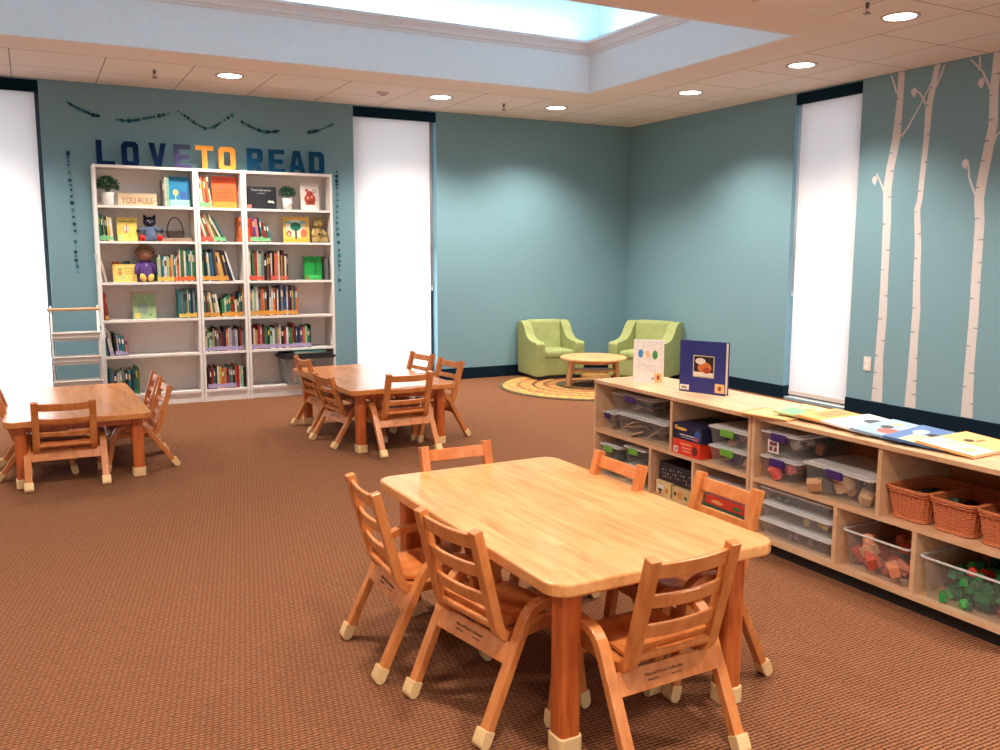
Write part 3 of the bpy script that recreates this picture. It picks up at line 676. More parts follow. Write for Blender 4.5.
# row 4
row('L', 4, .526, .566, 3, None, ['maroon', 'red', 'red'], lambda i: 'yellow' if i else None, -5, [.245, .235, .225])
facing('L', 4, .758, .940, .232, (150, 178, 128), 'pale green picture book with grey animal facing out, fourth shelf', [('c', .42, .42, .44, .4, (134, 152, 140)), ('c', .52, .3, .2, .3, (128, 146, 136)), ('r', .5, .96, 1, .05, (200, 140, 110)), ('c', .75, .16, .1, .07, (60, 110, 60)), ('r', .18, .12, .22, .2, (240, 200, 110))], 5, th=.02)
row('L', 4, 1.122, 1.272, 9, None, ['teal', 'grey', 'teal', 'olive', 'cream', 'teal', 'navy', 'grey', 'teal'], 'yellow', 0, [.25])
row('M', 4, 1.328, 1.470, 9, (.19, .23), ['green', 'teal', 'maroon', 'green', 'orange', 'cream', 'olive', 'cream', 'white'], 'amber', (-3, -8))
row('M', 4, 1.480, 1.672, 11, None, ['green', 'mint', 'teal', 'green', 'red', 'red', 'white', 'olive', 'teal', 'navy', 'tan'], 'amber', 0, [.16, .17, .185, .2, .18, .19, .15, .16, .21, .22, .262])
row('R', 4, 1.730, 1.985, 14, (.235, .27), ['grey', 'cream', 'mint', 'white', 'grey', 'orange', 'tan', 'brown', 'black', 'white', 'cream', 'orange', 'maroon', 'white'], 'amber')
row('R', 4, 1.985, 2.158, 9, (.25, .272), ['navy', 'grey', 'blue', 'white', 'maroon', 'navy', 'tan', 'teal', 'orange'], lambda i: 'amber' if i != 3 else None)
# row 5
row('L', 5, .528, .590, 4, None, ['teal', 'navy', 'white', 'cream'], lambda i: 'lilac' if i > 1 else None, (-7, -9), [.252, .255, .245, .225])
row('L', 5, .600, .698, 5, None, ['black', 'lilac', 'teal', 'teal', 'pink'], 'lilac', (-5, -2), [.2, .175, .175, .165, .15])
row('M', 5, 1.332, 1.664, 19, (.165, .22), ['cream', 'green', 'cream', 'mint', 'tan', 'navy', 'grey', 'brown', 'maroon', 'navy', 'orange', 'cream', 'lilac', 'grey', 'lilac', 'white', 'black', 'red', 'grey'], 'lilac')
row('R', 5, 1.730, 2.276, 27, (.165, .225), ['maroon', 'cream', 'tan', 'red', 'pink', 'maroon', 'green', 'black', 'mint', 'white', 'grey', 'tan', 'white', 'black', 'red', 'white', 'green', 'green', 'red', 'maroon', 'teal', 'navy', 'purple', 'orange', 'mint', 'green', 'black'], 'lilac')
# row 6
row('L', 6, .528, .776, 13, (.185, .24), ['black', 'teal', 'grey', 'navy', 'cream', 'mint', 'grey', 'black', 'teal', 'navy', 'teal', 'green', 'olive'], None)
row('M', 6, 1.340, 1.672, 18, (.17, .205), ['black', 'maroon', 'red', 'teal', 'black', 'cream', 'yellow', 'orange', 'tan', 'red', 'teal', 'grey', 'black', 'orange', 'red', 'white', 'mint', 'black'], lambda i: 'lilac' if i < 14 else None)

# ---- ornaments on the tall bookcases
M_POT = plain('white_pot', (238, 236, 232), .4, .02)
M_LEAF = plain('dark_leaf', (36, 84, 56), .6, .35, scale=80)
def plant(x, y, z, pr, ph, fr, label, seed):
    t = thing('potted_plant', label, 'plant', (x, y, z)); g = random.Random(seed)
    b = NB(); lathe(b, [(.001, .001), (pr * .78, 0), (pr, ph), (pr * .9, ph), (pr * .85, ph - .012), (.001, ph - .012)], 24); obj('pot', b, M_POT, t)
    b = NB()
    for i in range(330):
        u = g.uniform(0, 2 * pi); v = math.acos(g.uniform(-.35, 1)); r = fr * g.uniform(.35, 1) ** .5
        p = Vector((r * sin(v) * cos(u), r * sin(v) * sin(u) * .8, ph + fr * .55 + r * cos(v) * .85))
        m = T(*p) @ Matrix.Rotation(g.uniform(0, 6.28), 4, 'Z') @ Matrix.Rotation(g.uniform(-1.2, 1.2), 4, 'X') @ Matrix.Rotation(g.uniform(-1, 1), 4, 'Y')
        L_ = fr * .22; prism(b, [(-L_ * .35, 0), (0, -L_ * .8), (L_ * .35, 0), (0, L_ * .8)], .0012, m)
    obj('foliage', b, M_LEAF, t)
    b = NB()
    for i in range(12):
        a = i * .52; tube(b, [(0, 0, ph - .02), (.3 * fr * cos(a), .3 * fr * sin(a), ph + .5 * fr), (.7 * fr * cos(a), .6 * fr * sin(a), ph + fr)], .0018, 5)
    obj('stems', b, M_LEAF, t)
plant(.612, YS + .10, TOPS[5] + .001, .052, .108, .095, 'bushy dark green plant in a white pot at the top left shelf', 1)
plant(2.108, YS + .09, TOPS[5] + .001, .046, .102, .078, 'small dark green plant in a white pot beside the black book', 2)
t = thing('wooden_sign', 'small pale wooden block sign reading YOU RULE on the top shelf', 'sign', (.837, YS + .06, TOPS[5] + .001)); t.rotation_euler = (R_(-3), 0, 0)
M_SIGN = wood('pale_sign_wood', (226, 204, 168), (206, 182, 142), .6, (6, 40, 40), coat=0)
b = NB(); bb(b, (-.153, 0, 0), (.153, .028, .104)); obj('sign_block', b, M_SIGN, t, bev=.002)
M_RED_T = plain('sign_red_paint', (150, 86, 70), .6)
text('· YOU RULE ·', .062, T(0, -.0006, .042) @ RX(90) @ Matrix.Diagonal((.85, 1.1, 1, 1)), M_RED_T, t, 'sign_lettering')
b = NB()
for i in range(15): prism(b, [(-.004, 0), (.004, 0), (0, -.008)], .001, T(-.14 + .02 * i, -.0002, .098) @ RX(90))
obj('sign_border', b, M_RED_T, t)
# plush cat
M_CATB = plain('plush_blue_grey', (92, 108, 138), .95, .25, scale=90); M_CATH = plain('plush_navy_black', (28, 34, 54), .95, .2); M_REDF = plain('plush_red', (206, 34, 30), .9)
t = thing('plush_cat', 'blue-grey plush cat with black head and red feet on second shelf', 'soft toy', (.925, YS + .07, TOPS[4] + .001))
b = NB(); loft(b, [[(r * cos(a * pi / 8), r * .75 * sin(a * pi / 8) + y, z) for a in range(16)] for r, z, y in ((.03, .0, .02), (.055, .012, .02), (.058, .035, .02), (.046, .07, .02), (.040, .1, .02), (.034, .118, .02), (.015, .128, .02))], cap1=True, smooth=True)
for s in (-1, 1): tube(b, [(s * .03, .02, .108), (s * .06, .01, .10), (s * .088, .0, .088)], [.018, .016, .014], 10); tube(b, [(s * .025, .01, .022), (s * .045, -.03, .022), (s * .058, -.045, .024)], [.024, .02, .018], 10)
obj('body', b, M_CATB, t)
b = NB(); ball(b, (0, .02, .163), (.052, .04, .042), seg=18)
for s in (-1, 1): prism(b, [(s * .05, .185), (s * .012, .195), (s * .046, .228)], .016, T(0, .028, 0) @ RX(90))
for s in (-1, 1): ball(b, (s * .095, -.002, .086), .015)
obj('head', b, M_CATH, t)
b = NB()
for s in (-1, 1): ball(b, (s * .016, -.018, .17), (.003, .002, .003))
ball(b, (0, -.021, .157), (.005, .003, .004)); obj('eyes', b, M_WHITE, t)
for s in (-1, 1):
    b = NB(); ball(b, (s * .068, -.05, .026), (.026, .026, .026), seg=16); obj('foot', b, M_REDF, t)
# flat stack with little basket
def flatbook(x, y, z, w_, d_, th, colr, rot, label, group, art=(), ident='book', stk=None):
    t = thing(ident, label, 'book', (x, y, z), rot, group)
    cm = cmat(colr) if isinstance(colr, str) else amat(colr)
    b = NB(); bb(b, (-w_ / 2, -d_ / 2, 0), (w_ / 2, d_ / 2, .0015)); bb(b, (-w_ / 2, -d_ / 2, th - .0015), (w_ / 2, d_ / 2, th)); bb(b, (-w_ / 2, -d_ / 2, 0), (-w_ / 2 + .0015, d_ / 2, th)); obj('cover', b, cm, t)
    b = NB(); bb(b, (-w_ / 2 + .002, -d_ / 2 + .003, .0015), (w_ / 2 - .003, d_ / 2 - .003, th - .0015)); obj('pages', b, M_PAGES, t)
    if art:
        b = NB(); ms = []
        for kind, u, v, su, sv, c in art:
            if tuple(c) not in ms: ms.append(tuple(c))
            mi = ms.index(tuple(c)); cx, cy = (u - .5) * w_, (v - .5) * d_; e = .0003 + .00015 * mi
            if kind == 'r': prism(b, [(cx - su * w_ / 2, cy - sv * d_ / 2), (cx + su * w_ / 2, cy - sv * d_ / 2), (cx + su * w_ / 2, cy + sv * d_ / 2), (cx - su * w_ / 2, cy + sv * d_ / 2)], e, T(0, 0, th), mi)
            else: prism(b, [(cx + su * w_ / 2 * cos(a * pi / 8), cy + sv * d_ / 2 * sin(a * pi / 8)) for a in range(16)], e, T(0, 0, th), mi)
        obj('cover_picture', b, [amat(c) for c in ms], t)
    return t
gz = TOPS[4] + .001
for i, (c, th) in enumerate((('tan', .009), ('pink', .009), ('cream', .008))):
    flatbook(1.128, YS + .10, gz, .265 - .01 * i, .17, th, c, 1 - i, '%s book lying flat, %s from bottom of the stack under the small basket' % (c, ORD[i + 1]), 'flat books under the basket'); gz += th + .0006
t = thing('toy_basket', 'little dark brown woven basket with tall hoop handle', 'basket', (1.13, YS + .10, gz + .0005))
M_DKW = plain('dark_wicker', (58, 44, 42), .7, .3, scale=120)
b = NB(); loft(b, [[(p[0], p[1], z) for p in rrect(w_, d_, .02, 4)] for w_, d_, z in ((.125, .07, 0), (.150, .085, .062), (.138, .074, .062), (.115, .06, .006))], cap0=True, cap1=True)
for z in (.012, .026, .040, .054): tube(b, [(p[0] * (1 + z * .8), p[1] * (1 + z), z) for p in rrect(.128, .074, .02, 4)], .003, 6, True)
obj('basket_body', b, M_DKW, t)
b = NB(); tube(b, [(.066 * cos(a * pi / 14), 0, .045 + (.13 * sin(a * pi / 14))) for a in range(15)], .0045, 7); obj('handle', b, M_DKW, t)
# plush bear
M_BEAR = plain('plush_ochre', (176, 152, 96), .95, .22, scale=60); M_BEARD = plain('plush_dark', (60, 52, 40), .9)
t = thing('plush_bear', 'ochre plush bear sitting at the right end beside yellow tree book', 'soft toy', (2.385, YS + .08, TOPS[4] + .001))
b = NB(); loft(b, [[(r * cos(a * pi / 8), r * .8 * sin(a * pi / 8) + .02, z) for a in range(16)] for r, z in ((.03, 0), (.058, .015), (.062, .05), (.052, .09), (.036, .125), (.02, .135))], cap1=True, smooth=True)
for s in (-1, 1):
    tube(b, [(s * .035, .01, .118), (s * .058, -.02, .08), (s * .052, -.045, .05)], [.018, .018, .016], 10)
    tube(b, [(s * .03, 0, .026), (s * .05, -.04, .024), (s * .06, -.06, .03)], [.028, .024, .022], 10)
obj('body', b, M_BEAR, t)
b = NB(); ball(b, (0, .012, .178), (.05, .042, .046), seg=18); ball(b, (0, -.026, .166), (.022, .018, .017))
for s in (-1, 1): ball(b, (s * .04, .012, .216), (.016, .01, .016))
obj('head', b, M_BEAR, t)
b = NB()
for s in (-1, 1): ball(b, (s * .017, -.026, .186), .005)
ball(b, (0, -.045, .17), (.007, .004, .005)); ball(b, (0, -.032, .075), .012); obj('face_details', b, M_BEARD, t)
# rag doll
M_DRESS = plain('purple_cloth', (88, 60, 128), .9, .2); M_SKIN = plain('doll_skin', (170, 120, 96), .9); M_HAIR = plain('doll_hair', (128, 96, 78), .95, .4, scale=120); M_YEL = plain('yellow_felt', (240, 204, 96), .9)
t = thing('rag_doll', 'rag doll with brown hair, purple dress and yellow feet', 'soft toy', (.878, YS + .08, TOPS[3] + .001))
b = NB(); loft(b, [[(r * cos(a * pi / 8), r * .7 * sin(a * pi / 8) + .02, z) for a in range(16)] for r, z in ((.04, 0), (.078, .01), (.082, .05), (.07, .1), (.052, .15), (.034, .178), (.02, .185))], cap1=True, smooth=True)
for s in (-1, 1): tube(b, [(s * .035, .02, .165), (s * .07, -.0, .125), (s * .078, -.03, .07)], [.02, .022, .018], 10)
obj('dress', b, M_DRESS, t)
b = NB(); ball(b, (0, .015, .232), (.062, .055, .058), seg=20); obj('head', b, M_SKIN, t)
b = NB(); ball(b, (0, .028, .246), (.072, .058, .062), seg=18)
for k in range(16):
    a = pi * k / 15; ball(b, (.064 * cos(a), .0, .245 + .052 * sin(a)), .018, seg=8)
obj('hair', b, M_HAIR, t)
b = NB()
for s in (-1, 1): ball(b, (s * .022, -.038, .235), .005)
ball(b, (0, -.04, .218), (.010, .003, .003)); obj('face_details', b, M_BEARD, t)
for s in (-1, 1):
    b = NB(); ball(b, (s * .03, -.05, .035), (.024, .02, .036), T(s * .03, -.05, .03) @ RY(s * 18) @ T(-s * .03, .05, -.03), seg=14); obj('foot', b, M_YEL, t)
b = NB(); ball(b, (0, -.045, .14), .006); obj('button', b, M_WHITE, t)
# lidded bin at the bottom right
t = thing('storage_bin', 'large clear bin with black lid on the bottom right shelf', 'storage bin', (2.232, YS + .08, TOPS[0] + .001))
b = NB(); loft(b, [[(p[0], p[1], z) for p in rrect(w_, d_, .03, 4)] for w_, d_, z in ((.40, .26, 0), (.475, .31, .25), (.469, .304, .25), (.394, .254, .004))], cap0=True, cap1=True); obj('tub', b, clear_mat('smoky_plastic', (.82, .88, .9), .22), t)
b = NB(); prism(b, rrect(.50, .335, .03, 4), .018, T(0, 0, .244)); prism(b, rrect(.46, .30, .03, 4), .022, T(0, 0, .262)); obj('lid', b, M_BLACK, t, bev=.004)
for i, c in enumerate(('cream', 'teal')):
    flatbook(2.25, YS + .075, TOPS[0] + .2855 + i * .0085, .3, .2, .008, c, 3 - 5 * i, '%s book lying flat on the black bin lid, %s one' % (c, ('lower', 'upper')[i]), 'books on the bin lid')
for i, c in enumerate(('orange', 'cream', 'teal', 'yellow', 'navy', 'tan')):
    b = NB(); bb(b, (0, 0, 0), (.02, .17, .2)); bb(b, (.002, -.0005, .02), (.018, .0005, .06), mat=1)
    o = obj('folder', b, [cmat(c), M_PAGES], None); o.location = (2.10 + i * .045, YS + .0, TOPS[0] + .006); tag(o, '%s folder standing inside the black lidded bin, %s from left' % (c, ORD[i + 1]), 'folder', 'folders in the lidded bin')

# ---- block letters on top of the bookcases
M_NAVY = plain('navy_letter', (8, 38, 80), .8, .04, spec=.15); M_ORL = plain('orange_letter', (240, 160, 50), .6, .04); M_TEALL = plain('teal_navy_letter', (8, 70, 106), .8, .04, spec=.15)
mE, nt, bs = newmat('navy_to_purple_letter')
tc = nt.nodes.new('ShaderNodeTexCoord'); sp = nt.nodes.new('ShaderNodeSeparateXYZ'); cr = nt.nodes.new('ShaderNodeValToRGB'); nt.links.new(tc.outputs['Generated'], sp.inputs[0]); nt.links.new(sp.outputs[2], cr.inputs[0]); nt.links.new(cr.outputs[0], bs.inputs['Base Color'])
cr.color_ramp.elements[0].color = (*lin((64, 50, 110)), 1); cr.color_ramp.elements[1].color = (*lin((16, 42, 86)), 1)
def letter(ch, x0, x1, mat, colname, word):
    w_ = x1 - x0; h = .207; s = .043; b = NB(); D = .022
    def P(pts): prism(b, pts, D, T(0, D, 0) @ RX(90))
    def Rr(a, c, e, f): P([(a, c), (e, c), (e, f), (a, f)])
    def octo(cut=.026, left=True):
        c2 = cut * .45
        o = [(cut, 0), (w_ - cut, 0), (w_, cut), (w_, h - cut), (w_ - cut, h), (cut, h), (0, h - cut), (0, cut)] if left else [(0, 0), (w_ - cut, 0), (w_, cut), (w_, h - cut), (w_ - cut, h), (0, h)]
        i_ = [(s + c2, s), (w_ - s - c2, s), (w_ - s, s + c2), (w_ - s, h - s - c2), (w_ - s - c2, h - s), (s + c2, h - s), (s, h - s - c2), (s, s + c2)] if left else [(s, s), (w_ - s - c2, s), (w_ - s, s + c2), (w_ - s, h - s - c2), (w_ - s - c2, h - s), (s, h - s)]
        n = len(o)
        for k in range(n): P([o[k], o[(k + 1) % n], i_[(k + 1) % n], i_[k]])
    if ch == 'L': Rr(0, 0, s, h); Rr(s, 0, w_, s * .9)
    elif ch == 'O': octo()
    elif ch == 'D': octo(left=False)
    elif ch == 'V': P([(0, h), (s, h), (w_ / 2 + .002, .06), (w_ / 2, 0), (w_ / 2 - .022, 0)]); P([(w_, h), (w_ - s, h), (w_ / 2 - .002, .06), (w_ / 2, 0), (w_ / 2 + .022, 0)])
    elif ch == 'E': Rr(0, 0, s, h); Rr(s, 0, w_, s * .85); Rr(s, h - s * .85, w_, h); Rr(s, h / 2 - s * .42, w_ * .88, h / 2 + s * .42)
    elif ch == 'T': Rr(0, h - s * .9, w_, h); Rr(w_ / 2 - s / 2, 0, w_ / 2 + s / 2, h - s * .9)
    elif ch == 'R':
        Rr(0, 0, s, h); Rr(s, h - s * .85, w_ - .02, h); Rr(s, h * .40, w_ - .02, h * .40 + s * .8); P([(w_ - .02, h * .40), (w_, h * .40 + .02), (w_, h - .02), (w_ - .02, h), (w_ - s, h - s * .85), (w_ - s, h * .4 + s * .8)])
        P([(w_ * .34, h * .41), (w_ * .34 + s, h * .41), (w_, 0), (w_ - s * 1.05, 0)])
    elif ch == 'A':
        P([(0, 0), (s * .92, 0), (w_ / 2 + .004, h), (w_ / 2 - .028, h)]); P([(w_, 0), (w_ - s * .92, 0), (w_ / 2 - .004, h), (w_ / 2 + .028, h)]); Rr(w_ * .3, .04, w_ * .7, .078)
    o = obj('block_letter', b, mat, None, (x0, 8.19, 2.0195)); o.rotation_euler = (R_(-3), 0, 0)
    tag(o, '%s block letter %s of the word %s standing on the bookcases' % (colname, ch, word), 'letter', 'letters on the bookcases')
for ch, a, c, m_, cn, wd in (('L', .545, .685, M_NAVY, 'navy', 'LOVE'), ('O', .738, .872, M_NAVY, 'navy', 'LOVE'), ('V', .955, 1.092, M_NAVY, 'navy', 'LOVE'), ('E', 1.155, 1.293, mE, 'navy and purple', 'LOVE'),
                             ('T', 1.330, 1.482, M_ORL, 'orange', 'TO'), ('O', 1.523, 1.668, M_ORL, 'orange', 'TO'), ('R', 1.770, 1.908, M_TEALL, 'dark teal', 'READ'), ('E', 1.965, 2.103, M_TEALL, 'dark teal', 'READ'),
                             ('A', 2.145, 2.290, M_TEALL, 'dark teal', 'READ'), ('D', 2.333, 2.470, M_TEALL, 'dark teal', 'READ')): letter(ch, a, c, m_, cn, wd)

# ---- garlands of small felt shapes pinned to the wall
GARL = [[(0.357, 2.532), (0.4, 2.504), (0.443, 2.483), (0.495, 2.463), (0.547, 2.442), (0.592, 2.437)], [(0.73, 2.418), (0.785, 2.41), (0.84, 2.414), (0.896, 2.426), (0.969, 2.447), (1.026, 2.46), (1.141, 2.493)], [(1.225, 2.52), (1.305, 2.471), (1.37, 2.424), (1.445, 2.391), (1.523, 2.409), (1.576, 2.447), (1.682, 2.519)], [(1.768, 2.468), (1.829, 2.438), (1.89, 2.411), (1.962, 2.393), (2.034, 2.398), (2.098, 2.411)], [(2.378, 2.415), (2.454, 2.434), (2.531, 2.466), (2.6, 2.502)],
        [(0.34, 2.122), (0.338, 2.081), (0.339, 2.024), (0.341, 1.9), (0.346, 1.821), (0.347, 1.715), (0.352, 1.599), (0.357, 1.484), (0.351, 1.309), (0.351, 1.242), (0.36, 1.142)], [(2.633, 2.067), (2.631, 1.983), (2.635, 1.918), (2.637, 1.801), (2.629, 1.693), (2.627, 1.589), (2.634, 1.481), (2.641, 1.334), (2.643, 1.229), (2.636, 1.143), (2.642, 0.951)]]
GL = ['leftmost dark teal garland sagging below the ceiling', 'dark teal garland above the letters L O V', 'deep sagging dark teal garland above the letters E T', 'dark teal garland above the orange O and letter R', 'short dark teal garland above the letter D', 'vertical string of teal dots beside the left bookcase', 'vertical string of teal dots beside the right bookcase']
M_DOT1 = plain('felt_dark_teal', (20, 74, 92), .9); M_DOT2 = plain('felt_mid_teal', (52, 120, 136), .9); M_THR = plain('pale_thread', (150, 180, 186), .8)
rg = random.Random(4)
for pts, lab in zip(GARL, GL):
    t = thing('garland', lab, 'garland')
    b = NB(); tube(b, [(p[0], YB - .004, p[1]) for p in pts], .0009, 5); obj('thread', b, M_THR, t)
    vert = 'vertical' in lab; P3 = [Vector((p[0], p[1])) for p in pts]
    for i in range(len(P3)):
        qs = [P3[i]] if i == len(P3) - 1 else [P3[i], P3[i].lerp(P3[i + 1], .5)] if vert else [P3[i], P3[i].lerp(P3[i + 1], .36), P3[i].lerp(P3[i + 1], .68)]
        for q in qs:
            r = rg.choice([.010, .014, .018]); b = NB()
            if rg.random() < .5: pr = [(r * cos(k * pi / 5) * (1 if k % 2 else .62), r * sin(k * pi / 5) * (1 if k % 2 else .62)) for k in range(10)]
            else: pr = [(r * cos(k * pi / 6), r * sin(k * pi / 6)) for k in range(12)]
            prism(b, pr, .004, T(q.x, YB - .003, q.y) @ RX(90)); obj('felt_shape', b, M_DOT1 if rg.random() < .72 else M_DOT2, t)

# ------------------------------------------------------------------ white cart between window and bookcase
M_CART = plain('white_wire', (226, 222, 216), .4, .02); M_ROD = wood('cart_rod_wood', (230, 186, 136), (212, 164, 112), .5, (4, 40, 40))
t = thing('rolling_cart', 'slim white wire cart with wooden rail between window and bookcase', 'cart', (.30, 8.0, 0))
b = NB()
for x in (-.172, .172):
    for y in (-.07, .07): tube(b, [(x, y, .03), (x, y, .86)], .006, 8)
    tube(b, [(x, -.07, .86), (x, 0, .875), (x, .07, .86)], .006, 8)
obj('wire_frame', b, M_CART, t)
b = NB(); tube(b, [(-.20, -.07, .852), (.185, -.07, .852)], .012, 12); obj('wooden_rail', b, M_ROD, t)
for z, h_ in ((.60, .062), (.405, .062), (.20, .07)):
    b = NB()
    bb(b, (-.168, -.08, z), (.168, .08, z + .004)); bb(b, (-.172, -.084, z), (.172, -.080, z + h_)); bb(b, (-.172, .08, z), (.172, .084, z + h_)); bb(b, (-.172, -.084, z), (-.168, .084, z + h_)); bb(b, (.168, -.084, z), (.172, .084, z + h_))
    tube(b, [(-.185, -.088, z + h_), (.18, -.088, z + h_)], .006, 8); tube(b, [(-.185, -.088, z + h_ * .45), (.18, -.088, z + h_ * .45)], .003, 6)
    obj('tray', b, M_CART, t)
for x in (-.172, .172):
    for y in (-.07, .07):
        b = NB(); r = bmesh.ops.create_cone(b, cap_ends=True, segments=16, radius1=.024, radius2=.024, depth=.016); bmesh.ops.transform(b, matrix=T(x, y, .025) @ RY(90), verts=r['verts']); obj('caster', b, M_BLACK, t)

# ------------------------------------------------------------------ birch decals and outlet on the right wall
BIRCH = [[(4.833, 2.694, 0.058), (4.832, 2.46, 0.058), (4.844, 2.201, 0.073), (4.882, 1.982, 0.074), (4.899, 1.819, 0.079), (4.884, 1.57, 0.075), (4.876, 1.119, 0.07), (4.871, 0.801, 0.079), (4.88, 0.478, 0.077), (4.878, 0.122, 0.105)],
         [(4.525, 2.694, 0.046), (4.555, 2.517, 0.05), (4.576, 2.385, 0.055), (4.578, 2.172, 0.047), (4.589, 1.958, 0.047), (4.6, 1.721, 0.047), (4.618, 1.642, 0.053), (4.589, 1.36, 0.057), (4.583, 1.127, 0.061), (4.567, 0.883, 0.07), (4.57, 0.635, 0.07), (4.568, 0.427, 0.079), (4.569, 0.122, 0.098)],
         [(4.06, 2.694, 0.058), (4.068, 2.442, 0.063), (4.055, 2.206, 0.066), (4.082, 2.008, 0.075), (4.105, 1.844, 0.076), (4.119, 1.696, 0.076), (4.101, 1.546, 0.072), (4.098, 1.139, 0.073), (4.092, 0.852, 0.074), (4.097, 0.521, 0.074), (4.09, 0.122, 0.094)]]
BRANCH = [[[(4.801, 2.207), (4.747, 2.27), (4.633, 2.451), (4.564, 2.576)], [(4.869, 2.545), (4.897, 2.62), (4.926, 2.684)], [(4.924, 1.789), (4.974, 1.886), (5.011, 1.946)]], [[(4.601, 2.418), (4.653, 2.503), (4.701, 2.536)], [(4.532, 2.532), (4.499, 2.594), (4.467, 2.683)]], [[(4.095, 2.455), (4.165, 2.584), (4.263, 2.683)], [(4.186, 2.596), (4.193, 2.688)], [(4.044, 2.077), (4.025, 2.13), (3.983, 2.161)], [(4.145, 1.716), (4.207, 1.852), (4.227, 1.975)]]]
LEAF = [[(5.025, 1.889)], [(4.712, 2.521)], [(4.168, 2.503), (4.246, 1.952)]]
M_BIRCH = plain('birch_decal', (212, 208, 208), .7, .02); M_BARK = plain('bark_mark', (150, 158, 162), .7, .05)
def yz(pts, h, m0=0):   # outline given as (y, z) on the right wall
    return [(p[0], p[1]) for p in pts]
MW = Matrix(((0, 0, -1, XR - .0008), (1, 0, 0, 0), (0, 1, 0, 0), (0, 0, 0, 1)))    # local (a,b,h) -> (XR-h, a, b)
for k, (tr, brs, lf) in enumerate(zip(BIRCH, BRANCH, LEAF)):
    t = thing('birch_decal', ('pale birch tree wall decal nearest the window', 'slim pale birch tree wall decal, middle of three', 'pale birch tree wall decal nearest the right picture edge')[k], 'wall decal')
    b = NB(); n = len(tr)
    L_ = [(y - w_ / 2, z) for y, z, w_ in tr]; Rt = [(y + w_ / 2, z) for y, z, w_ in tr]
    for i in range(n - 1): prism(b, [L_[i], L_[i + 1], Rt[i + 1], Rt[i]], .001, MW)
    obj('trunk', b, M_BIRCH, t)
    for br_ in brs:
        b = NB()
        for i in range(len(br_) - 1):
            p, q = Vector(br_[i]), Vector(br_[i + 1]); d = (q - p).normalized(); nn = Vector((-d.y, d.x)); w0, w1 = .009 - .0018 * i, .009 - .0018 * (i + 1)
            prism(b, [p + nn * w0, q + nn * w1, q - nn * w1, p - nn * w0], .0009, MW)
        obj('branch', b, M_BIRCH, t)
    for c in lf:
        b = NB(); prism(b, [(c[0] + .03 * x, c[1] + .038 * y) for x, y in ((-.9, .3), (-.5, .9), (.1, 1), (.7, .6), (.9, 0), (.3, -.6), (-.2, -1), (-.5, -.5))], .001, MW); obj('leaf', b, M_BIRCH, t)
    b = NB(); g = random.Random(k); z = .22
    while z < 2.62:
        for i in range(n - 1):
            if tr[i + 1][1] <= z <= tr[i][1]:
                f = (z - tr[i + 1][1]) / (tr[i][1] - tr[i + 1][1]); y = tr[i + 1][0] * (1 - f) + tr[i][0] * f; w_ = tr[i + 1][2] * (1 - f) + tr[i][2] * f
        s = g.choice([-1, 1]); l = w_ * g.uniform(.35, .6); a = y + s * w_ / 2; hh = g.uniform(.007, .011)
        prism(b, [(a, z), (a - s * l * .8, z + .002), (a - s * l, z + hh * .6), (a - s * l * .7, z + hh * 1.2), (a, z + hh * 1.4)], .0013, MW)
        z += g.uniform(.10, .22)
    obj('bark_marks', b, M_BARK, t)
t = thing('wall_outlet', 'cream electrical outlet plate low on the right teal wall', 'outlet', (XR, 4.99, .42))
b = NB(); box(b, (-.003, 0, 0), (.006, .072, .115), None, .002); obj('cover_plate', b, plain('outlet_cream', (228, 220, 208), .4), t)
for z in (-.026, .026): b = NB(); box(b, (-.0065, 0, z), (.002, .034, .030), None, .001); obj('socket', b, M_WHITE, t)

# ------------------------------------------------------------------ armchairs, round table, rug
b = NB()
prof = []
for k in range(20):
    r0 = .92 * (k + 1) / 20
    prof += [(r0 - .043, .008), (r0 - .034, .014), (r0 - .0215, .016), (r0 - .009, .014)]
lathe(b, [(.001, .012)] + prof[1:] + [(.92, .008), (.922, .001)], 72)
o = obj('braided_rug', b, rug_mat(), None, (4.87, 7.32, .0005)); tag(o, 'round tan and brown braided rug beneath the small round table', 'rug')
def armchair(x, y, rot, label):
    t = thing('armchair', label, 'armchair', (x, y, 0), rot)      # faces -y at rot 0
    AW = .925
    # arms: side profile extruded across, swept front edge
    def arm(sx):
        pr = [(-.255, .05), (.26, .05), (.275, .30), (.285, .585), (.225, .60), (.155, .590), (.10, .545), (.045, .47), (-.02, .425), (-.12, .405), (-.235, .400), (-.262, .385)]
        pts = round_path([(p[0], p[1]) for p in pr] + [pr[0]], .02, 3)[:-1]
        b = NB(); prism(b, [(p.x, p.y) for p in pts], .105, Matrix(((0, 0, 1, sx * .243 - .0525), (1, 0, 0, 0), (0, 1, 0, 0), (0, 0, 0, 1)))); return b
    for sx in (-1, 1): obj('arm', arm(sx), M_GREEN, t, bev=.022)
    b = NB(); box(b, (0, .235, .335), (.40, .10, .54), T(0, 0, 0), .0); obj('backrest', b, M_GREEN, t, bev=.02)
    b = NB(); box(b, (0, 0, 0), (.385, .085, .34), T(0, .165, .43) @ RX(-10)); obj('back_cushion', b, M_GREEN, t, bev=.025)
    b = NB(); box(b, (0, -.035, .27), (.378, .42, .085)); obj('seat_cushion', b, M_GREEN, t, bev=.028)
    b = NB(); bb(b, (-.19, -.235, .05), (.19, .2, .235)); obj('seat_base', b, M_GREEN, t, bev=.012)
    b = NB(); bb(b, (-.27, -.235, .0), (.27, .26, .052)); obj('plinth_base', b, M_BLACK, t)
    t.scale = (AW, AW, 1)
    return t
armchair(4.83, 8.03, -6, 'lime green armchair against the back wall, facing the camera')
armb = armchair(5.64, 7.47, -62, 'lime green armchair in the corner by the right wall, turned left')
armb.scale = (1, 1, 1)
t = thing('round_table', 'low round maple table with lower shelf between the armchairs', 'table', (4.86, 7.27, .016), -28)
